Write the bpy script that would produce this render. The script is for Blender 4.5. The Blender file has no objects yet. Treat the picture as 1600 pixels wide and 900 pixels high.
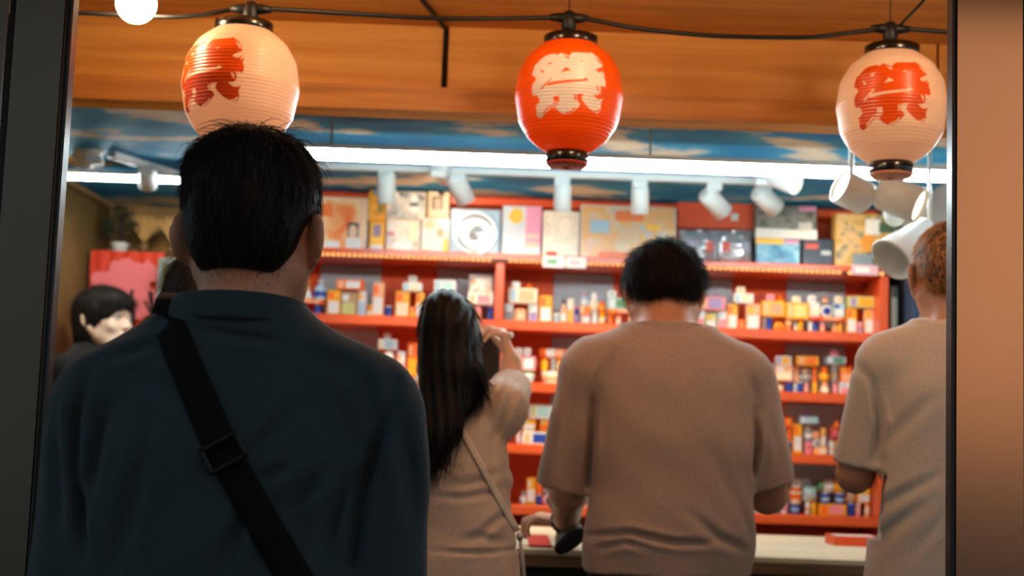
import bpy, math, random
import numpy as np
from mathutils import Vector, Matrix
from mathutils.bvhtree import BVHTree

random.seed(7)
np.random.seed(7)
SC = bpy.context.scene
COL = SC.collection

# ------------------------------------------------------------------ camera
FPX = 2222.0                      # focal length for a 1600 px wide frame (50 mm on 36 mm)
PITCH, ROLL, CAM_Z = math.radians(6.0), math.radians(2.05), 1.25
_F = Vector((0, math.cos(PITCH), math.sin(PITCH)))
_R0 = Vector((1, 0, 0))
_U0 = Vector((0, -math.sin(PITCH), math.cos(PITCH)))
_R = _R0 * math.cos(ROLL) + _U0 * math.sin(ROLL)
_U = _U0 * math.cos(ROLL) - _R0 * math.sin(ROLL)
CAM = Vector((0, 0, CAM_Z))
cam_data = bpy.data.cameras.new('camera')
cam = bpy.data.objects.new('camera', cam_data)
COL.objects.link(cam)
cam.matrix_world = Matrix(((_R.x, _U.x, -_F.x, 0), (_R.y, _U.y, -_F.y, 0), (_R.z, _U.z, -_F.z, CAM_Z), (0, 0, 0, 1)))
cam_data.sensor_width = 36.0
cam_data.lens = FPX / 1600 * 36.0
cam_data.clip_start = 0.05
cam_data.dof.use_dof = True
cam_data.dof.focus_distance = 2.25
cam_data.dof.aperture_fstop = 3.8
SC.camera = cam

# ------------------------------------------------------------------ world, exposure
wd = bpy.data.worlds.new('night'); SC.world = wd; wd.use_nodes = True
wd.node_tree.nodes['Background'].inputs[0].default_value = (0.74, 0.92, 1.0, 1)
wd.node_tree.nodes['Background'].inputs[1].default_value = 0.44
SC.view_settings.view_transform = 'Standard'
SC.view_settings.look = 'None'
SC.view_settings.gamma = 1.0
SC.view_settings.use_curve_mapping = False
SC.view_settings.exposure = 0.0
# strengths of the place's lamps and of the added street window
E_TUBE, E_BULB, E_SPOT, E_LENS, E_DOT, E_ADDED_WINDOW, E_INNER = 62.0, 84.0, 6.5, 6.0, 6.0, 1.6, 11.0


def P(u, v, Y):
    """point where the photo pixel's direction meets the upright plane y = Y"""
    d = _F + _R * ((u - 800) / FPX) - _U * ((v - 450) / FPX)
    return CAM + d * (Y / d.y)


# ------------------------------------------------------------------ materials
MATS = {}


def lin(c):
    return tuple(((x / 255) / 12.92 if x / 255 <= 0.04045 else ((x / 255 + 0.055) / 1.055) ** 2.4) for x in c) + (1.0,)


def mat(name, rgb=(128, 128, 128), rough=0.5, metal=0.0, noise=None, bump=None, emit=None, coat=0.0, sheen=0.0, spec=0.5, trans=0.0, sss=0.0, alpha=None):
    """noise=(scale, amount, stretch) varies the colour; bump=(scale, strength, stretch)"""
    if name in MATS:
        return MATS[name]
    m = bpy.data.materials.new(name); m.use_nodes = True
    nt = m.node_tree; b = nt.nodes['Principled BSDF']
    c = lin(rgb)
    b.inputs['Base Color'].default_value = c
    b.inputs['Roughness'].default_value = rough
    b.inputs['Metallic'].default_value = metal
    b.inputs['Specular IOR Level'].default_value = spec
    b.inputs['Coat Weight'].default_value = coat
    b.inputs['Coat Roughness'].default_value = 0.15
    if sheen:
        b.inputs['Sheen Weight'].default_value = sheen
        b.inputs['Sheen Roughness'].default_value = 0.5
    if trans:
        b.inputs['Transmission Weight'].default_value = trans
    if sss:
        b.inputs['Subsurface Weight'].default_value = sss
        b.inputs['Subsurface Radius'].default_value = (0.012, 0.005, 0.003)
    tc = None
    if noise or bump:
        tc = nt.nodes.new('ShaderNodeTexCoord')
    if noise:
        sc, am = noise[0], noise[1]
        mp = nt.nodes.new('ShaderNodeMapping'); nt.links.new(tc.outputs['Object'], mp.inputs[0])
        if len(noise) > 2: mp.inputs['Scale'].default_value = noise[2]
        n = nt.nodes.new('ShaderNodeTexNoise'); n.inputs['Scale'].default_value = sc; n.inputs['Detail'].default_value = 5
        nt.links.new(mp.outputs[0], n.inputs['Vector'])
        r = nt.nodes.new('ShaderNodeValToRGB'); nt.links.new(n.outputs[0], r.inputs[0])
        r.color_ramp.elements[0].position = 0.3; r.color_ramp.elements[1].position = 0.7
        r.color_ramp.elements[0].color = tuple(x * (1 - am) for x in c[:3]) + (1,)
        r.color_ramp.elements[1].color = tuple(min(1, x * (1 + am)) for x in c[:3]) + (1,)
        nt.links.new(r.outputs[0], b.inputs['Base Color'])
    if bump:
        mp = nt.nodes.new('ShaderNodeMapping'); nt.links.new(tc.outputs['Object'], mp.inputs[0])
        if len(bump) > 2: mp.inputs['Scale'].default_value = bump[2]
        n = nt.nodes.new('ShaderNodeTexNoise'); n.inputs['Scale'].default_value = bump[0]; n.inputs['Detail'].default_value = 3
        nt.links.new(mp.outputs[0], n.inputs['Vector'])
        bp = nt.nodes.new('ShaderNodeBump'); bp.inputs['Strength'].default_value = bump[1]; bp.inputs['Distance'].default_value = 0.002
        nt.links.new(n.outputs[0], bp.inputs['Height']); nt.links.new(bp.outputs[0], b.inputs['Normal'])
    if emit:
        b.inputs['Emission Color'].default_value = lin(emit[0])
        b.inputs['Emission Strength'].default_value = emit[1]
    MATS[name] = m
    return m


def print_mat(name, palette, scale=14.0, seed=0.0, rough=0.25, stretch=(1, 1, 1)):
    """flat printed cover: patches of the palette's colours"""
    if name in MATS: return MATS[name]
    m = bpy.data.materials.new(name); m.use_nodes = True
    nt = m.node_tree; b = nt.nodes['Principled BSDF']; b.inputs['Roughness'].default_value = rough
    tc = nt.nodes.new('ShaderNodeTexCoord'); mp = nt.nodes.new('ShaderNodeMapping')
    mp.inputs['Location'].default_value = (seed, seed * 1.7, seed * 0.6); mp.inputs['Scale'].default_value = stretch
    nt.links.new(tc.outputs['Object'], mp.inputs[0])
    nz = nt.nodes.new('ShaderNodeTexNoise'); nz.inputs['Scale'].default_value = scale; nz.inputs['Detail'].default_value = 3.5
    nz.inputs['Distortion'].default_value = 0.6
    nt.links.new(mp.outputs[0], nz.inputs['Vector'])
    r = nt.nodes.new('ShaderNodeValToRGB'); nt.links.new(nz.outputs[0], r.inputs[0])
    cr = r.color_ramp
    n = len(palette)
    pos = [0.30 + 0.40 * i / max(1, n - 1) for i in range(n)]
    cr.elements[0].position = pos[0]; cr.elements[0].color = lin(palette[0])
    cr.elements[1].position = pos[-1]; cr.elements[1].color = lin(palette[-1])
    for i in range(1, n - 1):
        e = cr.elements.new(pos[i]); e.color = lin(palette[i])
    nt.links.new(r.outputs[0], b.inputs['Base Color'])
    MATS[name] = m
    return m


def wood_mat(name, dark, light, axis='x', scale=1.0, rough=0.45):
    if name in MATS: return MATS[name]
    m = bpy.data.materials.new(name); m.use_nodes = True
    nt = m.node_tree; b = nt.nodes['Principled BSDF']; b.inputs['Roughness'].default_value = rough
    tc = nt.nodes.new('ShaderNodeTexCoord'); mp = nt.nodes.new('ShaderNodeMapping')
    st = {'x': (0.7, 14, 14), 'y': (14, 0.7, 14), 'z': (14, 14, 0.7)}[axis]
    mp.inputs['Scale'].default_value = tuple(s * scale for s in st)
    nt.links.new(tc.outputs['Object'], mp.inputs[0])
    nz = nt.nodes.new('ShaderNodeTexNoise'); nz.inputs['Scale'].default_value = 2.2; nz.inputs['Detail'].default_value = 7
    nz.inputs['Distortion'].default_value = 0.8
    nt.links.new(mp.outputs[0], nz.inputs['Vector'])
    r = nt.nodes.new('ShaderNodeValToRGB'); nt.links.new(nz.outputs[0], r.inputs[0])
    r.color_ramp.elements[0].position = 0.32; r.color_ramp.elements[1].position = 0.66
    r.color_ramp.elements[0].color = lin(dark); r.color_ramp.elements[1].color = lin(light)
    nt.links.new(r.outputs[0], b.inputs['Base Color'])
    bp = nt.nodes.new('ShaderNodeBump'); bp.inputs['Strength'].default_value = 0.15; bp.inputs['Distance'].default_value = 0.001
    nt.links.new(nz.outputs[0], bp.inputs['Height']); nt.links.new(bp.outputs[0], b.inputs['Normal'])
    MATS[name] = m
    return m


# ------------------------------------------------------------------ mesh building
class MB:
    def __init__(s): s.v = []; s.f = []; s.sm = []

    def add(s, vs, fs, smooth=False):
        o = len(s.v)
        s.v.extend(tuple(x) for x in vs)
        s.f.extend(tuple(i + o for i in f) for f in fs)
        s.sm.extend([smooth] * len(fs))
        return s

    def box(s, c, d, ch=0.0, R=None):
        """chamfered box, centre c, full size d"""
        hx, hy, hz = d[0] / 2, d[1] / 2, d[2] / 2
        ch = min(ch, 0.45 * min(d))
        if ch <= 0:
            vs = [(x, y, z) for x in (-hx, hx) for y in (-hy, hy) for z in (-hz, hz)]
            fs = [(0, 1, 3, 2), (4, 6, 7, 5), (0, 4, 5, 1), (2, 3, 7, 6), (0, 2, 6, 4), (1, 5, 7, 3)]
        else:
            vs = []; ix = {}
            for sx in (-1, 1):
                for sy in (-1, 1):
                    for sz in (-1, 1):
                        for a in range(3):
                            p = [sx * (hx - ch), sy * (hy - ch), sz * (hz - ch)]
                            p[a] += (sx, sy, sz)[a] * ch
                            ix[(sx, sy, sz, a)] = len(vs); vs.append(tuple(p))
            fs = []
            for a in range(3):
                b, c2 = (a + 1) % 3, (a + 2) % 3
                for sg in (-1, 1):
                    q = []
                    for (i, j) in ((-1, -1), (1, -1), (1, 1), (-1, 1)):
                        k = [0, 0, 0]; k[a] = sg; k[b] = i; k[c2] = j
                        q.append(ix[(k[0], k[1], k[2], a)])
                    fs.append(tuple(q if sg > 0 else q[::-1]))
                for i in (-1, 1):
                    for j in (-1, 1):
                        k0 = [0, 0, 0]; k1 = [0, 0, 0]
                        k0[a] = -1; k1[a] = 1; k0[b] = k1[b] = i; k0[c2] = k1[c2] = j
                        q = [ix[(*k0, b)], ix[(*k1, b)], ix[(*k1, c2)], ix[(*k0, c2)]]
                        fs.append(tuple(q if i * j > 0 else q[::-1]))
            for sx in (-1, 1):
                for sy in (-1, 1):
                    for sz in (-1, 1):
                        t = [ix[(sx, sy, sz, a)] for a in range(3)]
                        fs.append(tuple(t if sx * sy * sz > 0 else t[::-1]))
        M = R or Matrix.Identity(3)
        cc = Vector(c)
        return s.add([M @ Vector(p) + cc for p in vs], fs)

    def lathe(s, prof, n=24, c=(0, 0, 0), R=None, smooth=True, cap=True):
        """profile [(r, z)...] from bottom to top around z"""
        vs = []; fs = []
        M = R or Matrix.Identity(3); cc = Vector(c)
        for (r, z) in prof:
            for i in range(n):
                a = 2 * math.pi * i / n
                vs.append(M @ Vector((r * math.cos(a), r * math.sin(a), z)) + cc)
        for k in range(len(prof) - 1):
            for i in range(n):
                j = (i + 1) % n
                fs.append((k * n + i, k * n + j, (k + 1) * n + j, (k + 1) * n + i))
        s.add(vs, fs, smooth)
        if cap:
            o = len(s.v) - len(vs)
            s.f.append(tuple(o + i for i in range(n))[::-1]); s.sm.append(False)
            o2 = o + (len(prof) - 1) * n
            s.f.append(tuple(o2 + i for i in range(n))); s.sm.append(False)
        return s

    def tube(s, path, r, n=8, smooth=True, cap=True):
        path = [Vector(p) for p in path]
        rs = r if isinstance(r, (list, tuple)) else [r] * len(path)
        vs = []; fs = []
        up = Vector((0, 0, 1))
        for k, p in enumerate(path):
            t = (path[min(k + 1, len(path) - 1)] - path[max(k - 1, 0)]).normalized()
            if k == 0:
                up = t.orthogonal().normalized()
            up = (up - t * up.dot(t))
            up = up.normalized() if up.length > 1e-6 else t.orthogonal().normalized()
            w = t.cross(up)
            for i in range(n):
                a = 2 * math.pi * i / n
                vs.append(p + (up * math.cos(a) + w * math.sin(a)) * rs[k])
        for k in range(len(path) - 1):
            for i in range(n):
                j = (i + 1) % n
                fs.append((k * n + i, k * n + j, (k + 1) * n + j, (k + 1) * n + i))
        o = len(s.v)
        s.add(vs, fs, smooth)
        if cap:
            s.f.append(tuple(o + i for i in range(n))[::-1]); s.sm.append(False)
            o2 = o + (len(path) - 1) * n
            s.f.append(tuple(o2 + i for i in range(n))); s.sm.append(False)
        return s

    def ball(s, c, r, n=14, m=9, R=None):
        rr = r if isinstance(r, (list, tuple)) else (r, r, r)
        vs = []; fs = []
        M = R or Matrix.Identity(3); cc = Vector(c)
        for k in range(m + 1):
            th = math.pi * (k / m); th = min(max(th, 1e-3), math.pi - 1e-3)
            for i in range(n):
                a = 2 * math.pi * i / n
                vs.append(M @ Vector((rr[0] * math.sin(th) * math.cos(a), rr[1] * math.sin(th) * math.sin(a), -rr[2] * math.cos(th))) + cc)
        for k in range(m):
            for i in range(n):
                j = (i + 1) % n
                fs.append((k * n + i, k * n + j, (k + 1) * n + j, (k + 1) * n + i))
        return s.add(vs, fs, True)

    def poly(s, pts, normal_off):
        """prism from an outline: pts and the same pts moved by normal_off"""
        n = len(pts); o = Vector(normal_off)
        vs = [Vector(p) for p in pts] + [Vector(p) + o for p in pts]
        fs = [tuple(range(n))[::-1], tuple(range(n, 2 * n))] + [(i, (i + 1) % n, n + (i + 1) % n, n + i) for i in range(n)]
        return s.add(vs, fs)

    def build(s, name, material, parent=None, kind=None):
        me = bpy.data.meshes.new(name)
        me.from_pydata(s.v, [], s.f)
        me.polygons.foreach_set('use_smooth', s.sm)
        me.update()
        return link(name, me, material, parent, kind)


def link(name, me, material, parent=None, kind=None):
    if material is not None and not me.materials:
        me.materials.append(material)
    o = bpy.data.objects.new(name, me); COL.objects.link(o)
    if parent is not None: o.parent = parent
    if kind: o['kind'] = kind
    return o


def tag(o, label, cat, group=None, kind=None):
    o['label'] = label; o['category'] = cat
    if group: o['group'] = group
    if kind: o['kind'] = kind
    return o


def thing(name, label, cat, loc=(0, 0, 0), rz=0.0, group=None):
    o = bpy.data.objects.new(name, None); COL.objects.link(o)
    o.empty_display_size = 0.05
    o.location = loc; o.rotation_euler = (0, 0, rz)
    return tag(o, label, cat, group)


def struct(name, mb, m, parent=None):
    return mb.build(name, m, parent, 'structure' if parent is None else None)


def rot_to(d, up=(0, 0, 1)):
    """matrix whose z axis is d"""
    z = Vector(d).normalized(); u = Vector(up)
    x = u.cross(z)
    x = x.normalized() if x.length > 1e-5 else z.orthogonal().normalized()
    y = z.cross(x)
    return Matrix((x, y, z)).transposed()


def lamp(name, kind, loc, energy, color, parent=None, **kw):
    l = bpy.data.lights.new(name, kind); l.energy = energy; l.color = color
    for k, v in kw.items(): setattr(l, k, v)
    o = bpy.data.objects.new(name, l); COL.objects.link(o); o.location = loc
    if parent is not None: o.parent = parent
    return o


def smooth_path(pts, n=8):
    """Catmull-Rom through pts"""
    pts = [Vector(p) for p in pts]; out = []
    for i in range(len(pts) - 1):
        p0 = pts[max(i - 1, 0)]; p1 = pts[i]; p2 = pts[i + 1]; p3 = pts[min(i + 2, len(pts) - 1)]
        for k in range(n):
            t = k / n
            out.append(0.5 * ((2 * p1) + (p2 - p0) * t + (2 * p0 - 5 * p1 + 4 * p2 - p3) * t * t + (3 * p1 - p0 - 3 * p2 + p3) * t ** 3))
    out.append(pts[-1])
    return out
# ------------------------------------------------------------------ the place
CEIL = 2.10
Y_FAC, Y_JAMB = 3.40, 2.35
YF, YB = 4.85, 5.10           # front edge of the shelves, their back panel
X_L, X_R = -1.58, 1.36        # booth side walls
Y_BACK = 5.50
SOFFIT = P(700, 41, Y_FAC).z

M_floor = mat('dark_floor', (58, 54, 50), 0.55, noise=(6, 0.25), bump=(40, 0.2))
struct('floor', MB().box((0, -0.7, -0.03), (14.0, 13.0, 0.06)), M_floor)
M_plain = mat('grey_plaster', (176, 176, 172), 0.7, noise=(3, 0.05), bump=(90, 0.1))
M_straw = mat('straw_wall', (150, 112, 62), 0.8, noise=(9, 0.35, (1, 1, 1.6)), bump=(30, 0.8))
M_ochre = mat('ochre_wall', (112, 86, 40), 0.75, noise=(5, 0.2), bump=(50, 0.3))
struct('wall_back', MB().box((-0.11, Y_BACK + 0.05, 1.05), (X_R - X_L + 0.2, 0.1, 2.1)), M_straw)
struct('wall_left', MB().box((X_L - 0.05, 4.45, 1.05), (0.1, 2.1, 2.1)), M_ochre)
wr = struct('wall_right', MB().box((X_R + 0.05, 4.45, 1.05), (0.1, 2.1, 2.1)), M_plain)
# trim where the left wall meets the painted ceiling
struct('trim_1', MB().box((X_L + 0.012, 4.45, CEIL - 0.012), (0.024, 2.08, 0.024), 0.004), mat('trim_tan', (150, 120, 80), 0.5))
# doorway and blue curtain on the right wall; recess shade is the slab's colour
dr = struct('door_1', MB().box((X_R - 0.006, 4.955, 0.97), (0.012, 0.27, 1.94)), mat('doorway_shade', (22, 18, 16), 0.7))
MB().box((X_R - 0.012, 4.76, 0.93), (0.024, 0.11, 1.86), 0.006).build('door_curtain', mat('curtain_blue', (28, 52, 84), 0.8, bump=(60, 0.5, (1, 20, 1))), dr)


def sky_mat():
    m = bpy.data.materials.new('painted_sky'); m.use_nodes = True
    nt = m.node_tree; b = nt.nodes['Principled BSDF']; b.inputs['Roughness'].default_value = 0.62; b.inputs['Specular IOR Level'].default_value = 0.2
    tc = nt.nodes.new('ShaderNodeTexCoord'); mp = nt.nodes.new('ShaderNodeMapping')
    mp.inputs['Scale'].default_value = (2.3, 3.6, 1); mp.inputs['Location'].default_value = (0.4, 0.9, 0)
    nt.links.new(tc.outputs['Object'], mp.inputs[0])
    n = nt.nodes.new('ShaderNodeTexNoise'); n.inputs['Scale'].default_value = 1.35; n.inputs['Detail'].default_value = 5; n.inputs['Roughness'].default_value = 0.5
    nt.links.new(mp.outputs[0], n.inputs['Vector'])
    r = nt.nodes.new('ShaderNodeValToRGB'); nt.links.new(n.outputs[0], r.inputs[0])
    e = r.color_ramp.elements
    e[0].position = 0.40; e[0].color = lin((10, 128, 182)); e[1].position = 0.64; e[1].color = lin((238, 224, 200))
    k = e.new(0.535); k.color = lin((50, 158, 200))
    k = e.new(0.575); k.color = lin((206, 204, 190))
    nt.links.new(r.outputs[0], b.inputs['Base Color'])
    return m


struct('ceiling', MB().box((-0.11, (Y_FAC + 0.05 + Y_BACK) / 2, CEIL + 0.03), (X_R - X_L, Y_BACK - Y_FAC - 0.05, 0.06)), sky_mat())

# wooden front over the opening: boards, beam, soffit
W_panel = wood_mat('cedar_panel', (214, 140, 54), (236, 168, 80), 'x', 0.8, 0.5)
W_beam = wood_mat('cedar_beam', (182, 110, 40), (224, 150, 66), 'x', 1.5, 0.42)
W_soff = wood_mat('cedar_soffit', (190, 118, 40), (224, 150, 60), 'x', 0.7, 0.5)
zb0, zb1 = P(780, 184, Y_FAC).z, P(700, 139, Y_FAC).z
xj = P(697, 90, Y_FAC).x
fac = struct('wall_front', MB().box((0, Y_FAC + 0.055, (zb1 + SOFFIT) / 2 + 0.05), (4.4, 0.03, SOFFIT - zb1 + 0.12)), mat('joint_dark', (24, 16, 10), 0.8))
zc, zh = (zb1 + SOFFIT) / 2, SOFFIT - zb1
for (xa, xb) in ((-2.2, -1.18), (-1.172, xj - 0.004), (xj + 0.004, 1.02), (1.026, 2.2)):
    MB().box(((xa + xb) / 2, Y_FAC + 0.02, zc), (xb - xa, 0.04, zh), 0.002).build('panel', W_panel, fac)
yf_, yr_ = Y_FAC - 0.014, Y_FAC + 0.022      # underside slopes up towards the front, shaped to keep the tube's light off
MB().poly([(-2.2, yf_, zb0 + 0.008), (-2.2, yr_, zb0 - 0.006), (-2.2, yr_, zb1), (-2.2, yf_, zb1)], (4.4, 0, 0)).build('beam', W_beam, fac)
sof = struct('ceiling_porch', MB().box((0, 2.57, SOFFIT + 0.06), (4.4, 2.06, 0.04)), mat('joint_dark'))
y = Y_FAC
for i, w in enumerate((0.62, 0.62, 0.62)):
    MB().box((0, y - w / 2 + (0.012 if i == 0 else 0), SOFFIT + 0.02), (4.4, w - 0.006 + (0.024 if i == 0 else 0), 0.04), 0.002).build('soffit_board', W_soff, sof)
    y -= w

# stainless door jambs with rubber gaskets
M_steel = mat('brushed_steel', (158, 150, 144), 0.22, 1.0, noise=(5, 0.06, (1, 1, 0.2)))
M_rubber = mat('black_rubber', (12, 12, 12), 0.35)
for side, edge in (('left', P(84, 450, Y_JAMB).x), ('right', P(1487, 450, Y_JAMB).x)):
    s = -1 if side == 'left' else 1
    g = 0.012 if s < 0 else 0.006
    w = 0.088 if s < 0 else 0.1165
    x0 = edge + s * g
    j = struct('trim_2' if s < 0 else 'trim_3', MB().box((x0 + s * w / 2, Y_JAMB + 0.016, SOFFIT / 2), (w, 0.03, SOFFIT - 0.002), 0.003), M_steel)
    MB().box((edge + s * g / 2, Y_JAMB + 0.015, SOFFIT / 2), (g, 0.034, SOFFIT - 0.004), 0.003).build('gasket', M_rubber, j)
    x1 = x0 + s * w
    if s < 0:
        MB().box((x1 - 0.004, Y_JAMB + 0.018, SOFFIT / 2), (0.008, 0.03, SOFFIT - 0.004)).build('seam', M_rubber, j)
        MB().box((x1 - 0.26, Y_JAMB + 0.016, SOFFIT / 2), (0.50, 0.03, SOFFIT - 0.004), 0.003).build('side_panel', M_steel, j)
    else:
        MB().box((x1 + 0.25, Y_JAMB + 0.012, SOFFIT / 2), (0.50, 0.03, SOFFIT - 0.004), 0.003).build('side_panel', mat('enamel_white', (214, 208, 198), 0.4), j)

# street side behind the camera: shop front with an unseen glowing window added for the steel to mirror
wo = struct('wall_street', MB().box((0, -7.1, 3.9), (14.0, 0.1, 7.8)), mat('street_wall', (150, 142, 130), 0.8, noise=(4, 0.2)))
wn = struct('added_window', MB().box((4.2, -7.03, 4.4), (3.2, 0.03, 6.3)), mat('added_window_glow', (255, 200, 150), 0.5, emit=((255, 168, 108), E_ADDED_WINDOW)))
for k in range(4):
    MB().box((2.62 + k * 1.053, -7.0, 4.4), (0.08, 0.05, 6.36), 0.004).build('window_frame', mat('window_bar', (40, 30, 24), 0.5), wn)
for z in (1.26, 4.1, 7.54):
    MB().box((4.2, -7.0, z), (3.2, 0.05, 0.08), 0.004).build('window_frame', mat('window_bar'), wn)

# ------------------------------------------------------------------ lamps inside: tube lights and track
M_white = mat('white_enamel', (226, 228, 224), 0.35)
M_tube = mat('tube_glow', (255, 255, 250), 0.5, emit=((232, 250, 255), E_TUBE))


def tube_light(name, label, a, b, r):
    c = (a + b) / 2; L = (b - a).length
    t = thing(name, label, 'lamp', (c.x, c.y, CEIL), math.atan2(b.y - a.y, b.x - a.x))
    dz = c.z - CEIL
    MB().tube([(-L / 2, 0, dz), (L / 2, 0, dz)], r, 14).build('tube', M_tube, t)
    MB().box((0, 0, dz + r + 0.004), (L, r * 4.4, 0.006), 0.002).build('reflector', M_white, t)
    for s in (-1, 1):
        MB().box((0, s * r * 2.2, dz + r - 0.001), (L, 0.003, 0.012), 0.001).build('reflector_lip', M_white, t)
    for q in (-0.45, 0.0, 0.45):
        MB().box((q * L, 0, (dz + r - 0.012) / 2), (0.006, 0.006, abs(dz + r + 0.012) + 0.02), 0.001).build('clip', mat('clip_grey', (150, 154, 154), 0.5), t)
    for s in (-1, 1):
        MB().box((s * (L / 2 + 0.008), 0, dz), (0.016, 0.04, 0.04), 0.004).build('end_cap', M_white, t)
    return t


yl = 3.82
tube_light('tube_light', 'long white tube light on the ceiling behind the orange lantern', Vector((P(462, 234, yl).x, yl, CEIL - 0.10)), Vector((X_R - 0.03, yl, CEIL - 0.10)), 0.0155)
tube_light('tube_light', 'thinner white tube light on the ceiling near the ochre wall', Vector((X_L + 0.05, 4.60, CEIL - 0.05)), Vector((P(405, 222, 4.7).x, 4.60, CEIL - 0.05)), 0.011)


def rail(label, a, b):
    t = thing('track_rail', label, 'rail', ((a + b) / 2)[:])
    L = (b - a).length; R = Matrix.Rotation(math.atan2(b.y - a.y, b.x - a.x), 3, 'Z')
    MB().box((0, 0, -0.011), (L, 0.034, 0.022), 0.003, R).build('channel', M_white, t)
    MB().box((0, 0, -0.023), (L - 0.02, 0.012, 0.004), 0, R).build('slot', mat('slot_grey', (120, 124, 124), 0.5), t)
    return t


YR = 4.47
rail('long white spotlight track running along the sky painted ceiling', Vector((P(490, 252, YR).x, YR, CEIL)), Vector((P(1250, 280, YR).x, YR, CEIL)))
rail('short white spotlight track slanting across the ceiling near the tall dark haired man', Vector((P(205, 222, 4.62).x, 4.40, CEIL)), Vector((P(290, 245, 4.75).x, 4.78, CEIL)))
M_lens = mat('spot_lens', (255, 240, 220), 0.4, emit=((255, 226, 186), E_LENS))


def spotlight(label, back, front, dia, stem_top, group=None, energy=E_SPOT, lit=True):
    back, front = Vector(back), Vector(front)
    t = thing('spotlight', label, 'spotlight', (stem_top[0], stem_top[1], CEIL), 0, group)
    o = Vector((stem_top[0], stem_top[1], CEIL))
    b, f = back - o, front - o
    d = (f - b).normalized(); L = (f - b).length; R = rot_to(d); r = dia / 2
    MB().lathe([(0.0, 0), (r * 0.8, 0), (r * 0.97, r * 0.2), (r, r * 0.45), (r, L), (r * 0.88, L), (r * 0.85, L - 0.012), (0.0, L - 0.012)], 24, b, R, True, False).build('head', M_white, t)
    MB().lathe([(0.0, -0.001), (r * 0.84, -0.001), (r * 0.84, 0.001), (0, 0.001)], 20, b + d * (L - 0.010), R, False, False).build('lens', M_lens, t)
    piv = b + d * L * 0.28
    z0 = piv.z
    MB().tube([(0, 0, -0.02), (0, 0, min(-0.03, z0 + r * 1.15))], 0.007, 8).build('stem', M_white, t)
    MB().box((0, 0, -0.034), (0.05, 0.03, 0.026), 0.004).build('adapter', M_white, t)
    zz = min(-0.03, z0 + r * 1.15)
    MB().tube([(0, 0, zz + 0.002), piv + (Vector((0, 0, zz)) - piv).normalized() * r * 0.6], 0.011, 8).build('knuckle', M_white, t)
    if lit:
        l = lamp('beam_lamp', 'SPOT', f + d * 0.004, energy, (1.0, 0.80, 0.56), t, spot_size=math.radians(95), spot_blend=0.6, shadow_soft_size=0.025)
        l.rotation_euler = (-d).to_track_quat('Z', 'Y').to_euler()
    return t


G = 'white track spotlights'
def sp(label, bu, bv, fu, fv, px, Y=YR, dY=0.05, su=None, **k):
    b = P(bu, bv, Y); f = P(fu, fv, Y + dY)
    s = P(su if su is not None else bu, bv - 20, Y)
    if dY > 0.04: dY += 0.055
    return spotlight(label, b, f, px / FPX * Y, (s.x, Y), None, **k)


sp('white spotlight turned towards the ochre wall beside the left steel jamb', 152, 222, 128, 250, 38, 4.4, 0.03)
sp('white spotlight hanging from the short slanting track', 231, 262, 231, 290, 31, 4.55, 0.06)
sp('white spotlight pointing straight down at the orange print game box', 604, 270, 604, 318, 30, YR, 0.02, energy=14)
sp('white spotlight half hidden behind a neighbour, aimed at the silver disc box', 686, 255, 696, 276, 32, YR - 0.06, 0.10)
sp('white spotlight tilted over the pale blue silver disc box', 710, 274, 728, 314, 32, YR, 0.05, su=716)
sp('white spotlight hanging right under the orange lantern', 879, 288, 879, 330, 28, YR, 0.02, energy=14)
sp('white spotlight hanging over the large beige board game box', 1000, 292, 1000, 334, 28, YR, 0.02, energy=14)
sp('white spotlight tilted towards the plain red sign board', 1102, 300, 1131, 332, 32, YR, 0.05, su=1116)
sp('white spotlight tilted over the grey landscape print box', 1184, 298, 1212, 326, 33, YR, 0.05, su=1194)
sp('white spotlight turned sideways with its glowing rim next to the tilted one', 1203, 272, 1245, 289, 34, 4.35, -0.06, su=1192, energy=2.0)
sp('large grey spotlight with its bright mouth up, under the outward facing white lantern', 1356, 312, 1312, 290, 56, 3.60, -0.02, su=1330, energy=1.0)
sp('large grey spotlight facing the right steel jamb with a glowing round mouth', 1375, 298, 1438, 322, 58, 3.59, -0.05, su=1372, energy=2.0)

# tilted conical shade beside the ginger haired man
tp = P(1432, 372, 3.62)
cs = thing('lampshade', 'white conical lampshade tilted sideways beside the ginger haired man', 'lampshade', (tp.x, tp.y, CEIL))
d = (P(1386, 412, 3.60) - P(1452, 352, 3.66)).normalized(); R = rot_to(d)
b = P(1452, 352, 3.66) - Vector((tp.x, tp.y, CEIL))
MB().lathe([(0.018, 0.0), (0.030, 0.01), (0.058, 0.155), (0.062, 0.160), (0.058, 0.163), (0.028, 0.012)], 28, b, R, True, True).build('shade', mat('shade_white', (222, 220, 212), 0.5), cs)
MB().tube([(b.x, b.y, 0), b + Vector((0, 0, 0.02)), b], 0.005, 6).build('hanger', M_white, cs)
MB().ball(b + Vector((-0.085, 0.02, 0.03)), (0.03, 0.02, 0.034)).build('back_cap', mat('shade_white'), cs)
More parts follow.
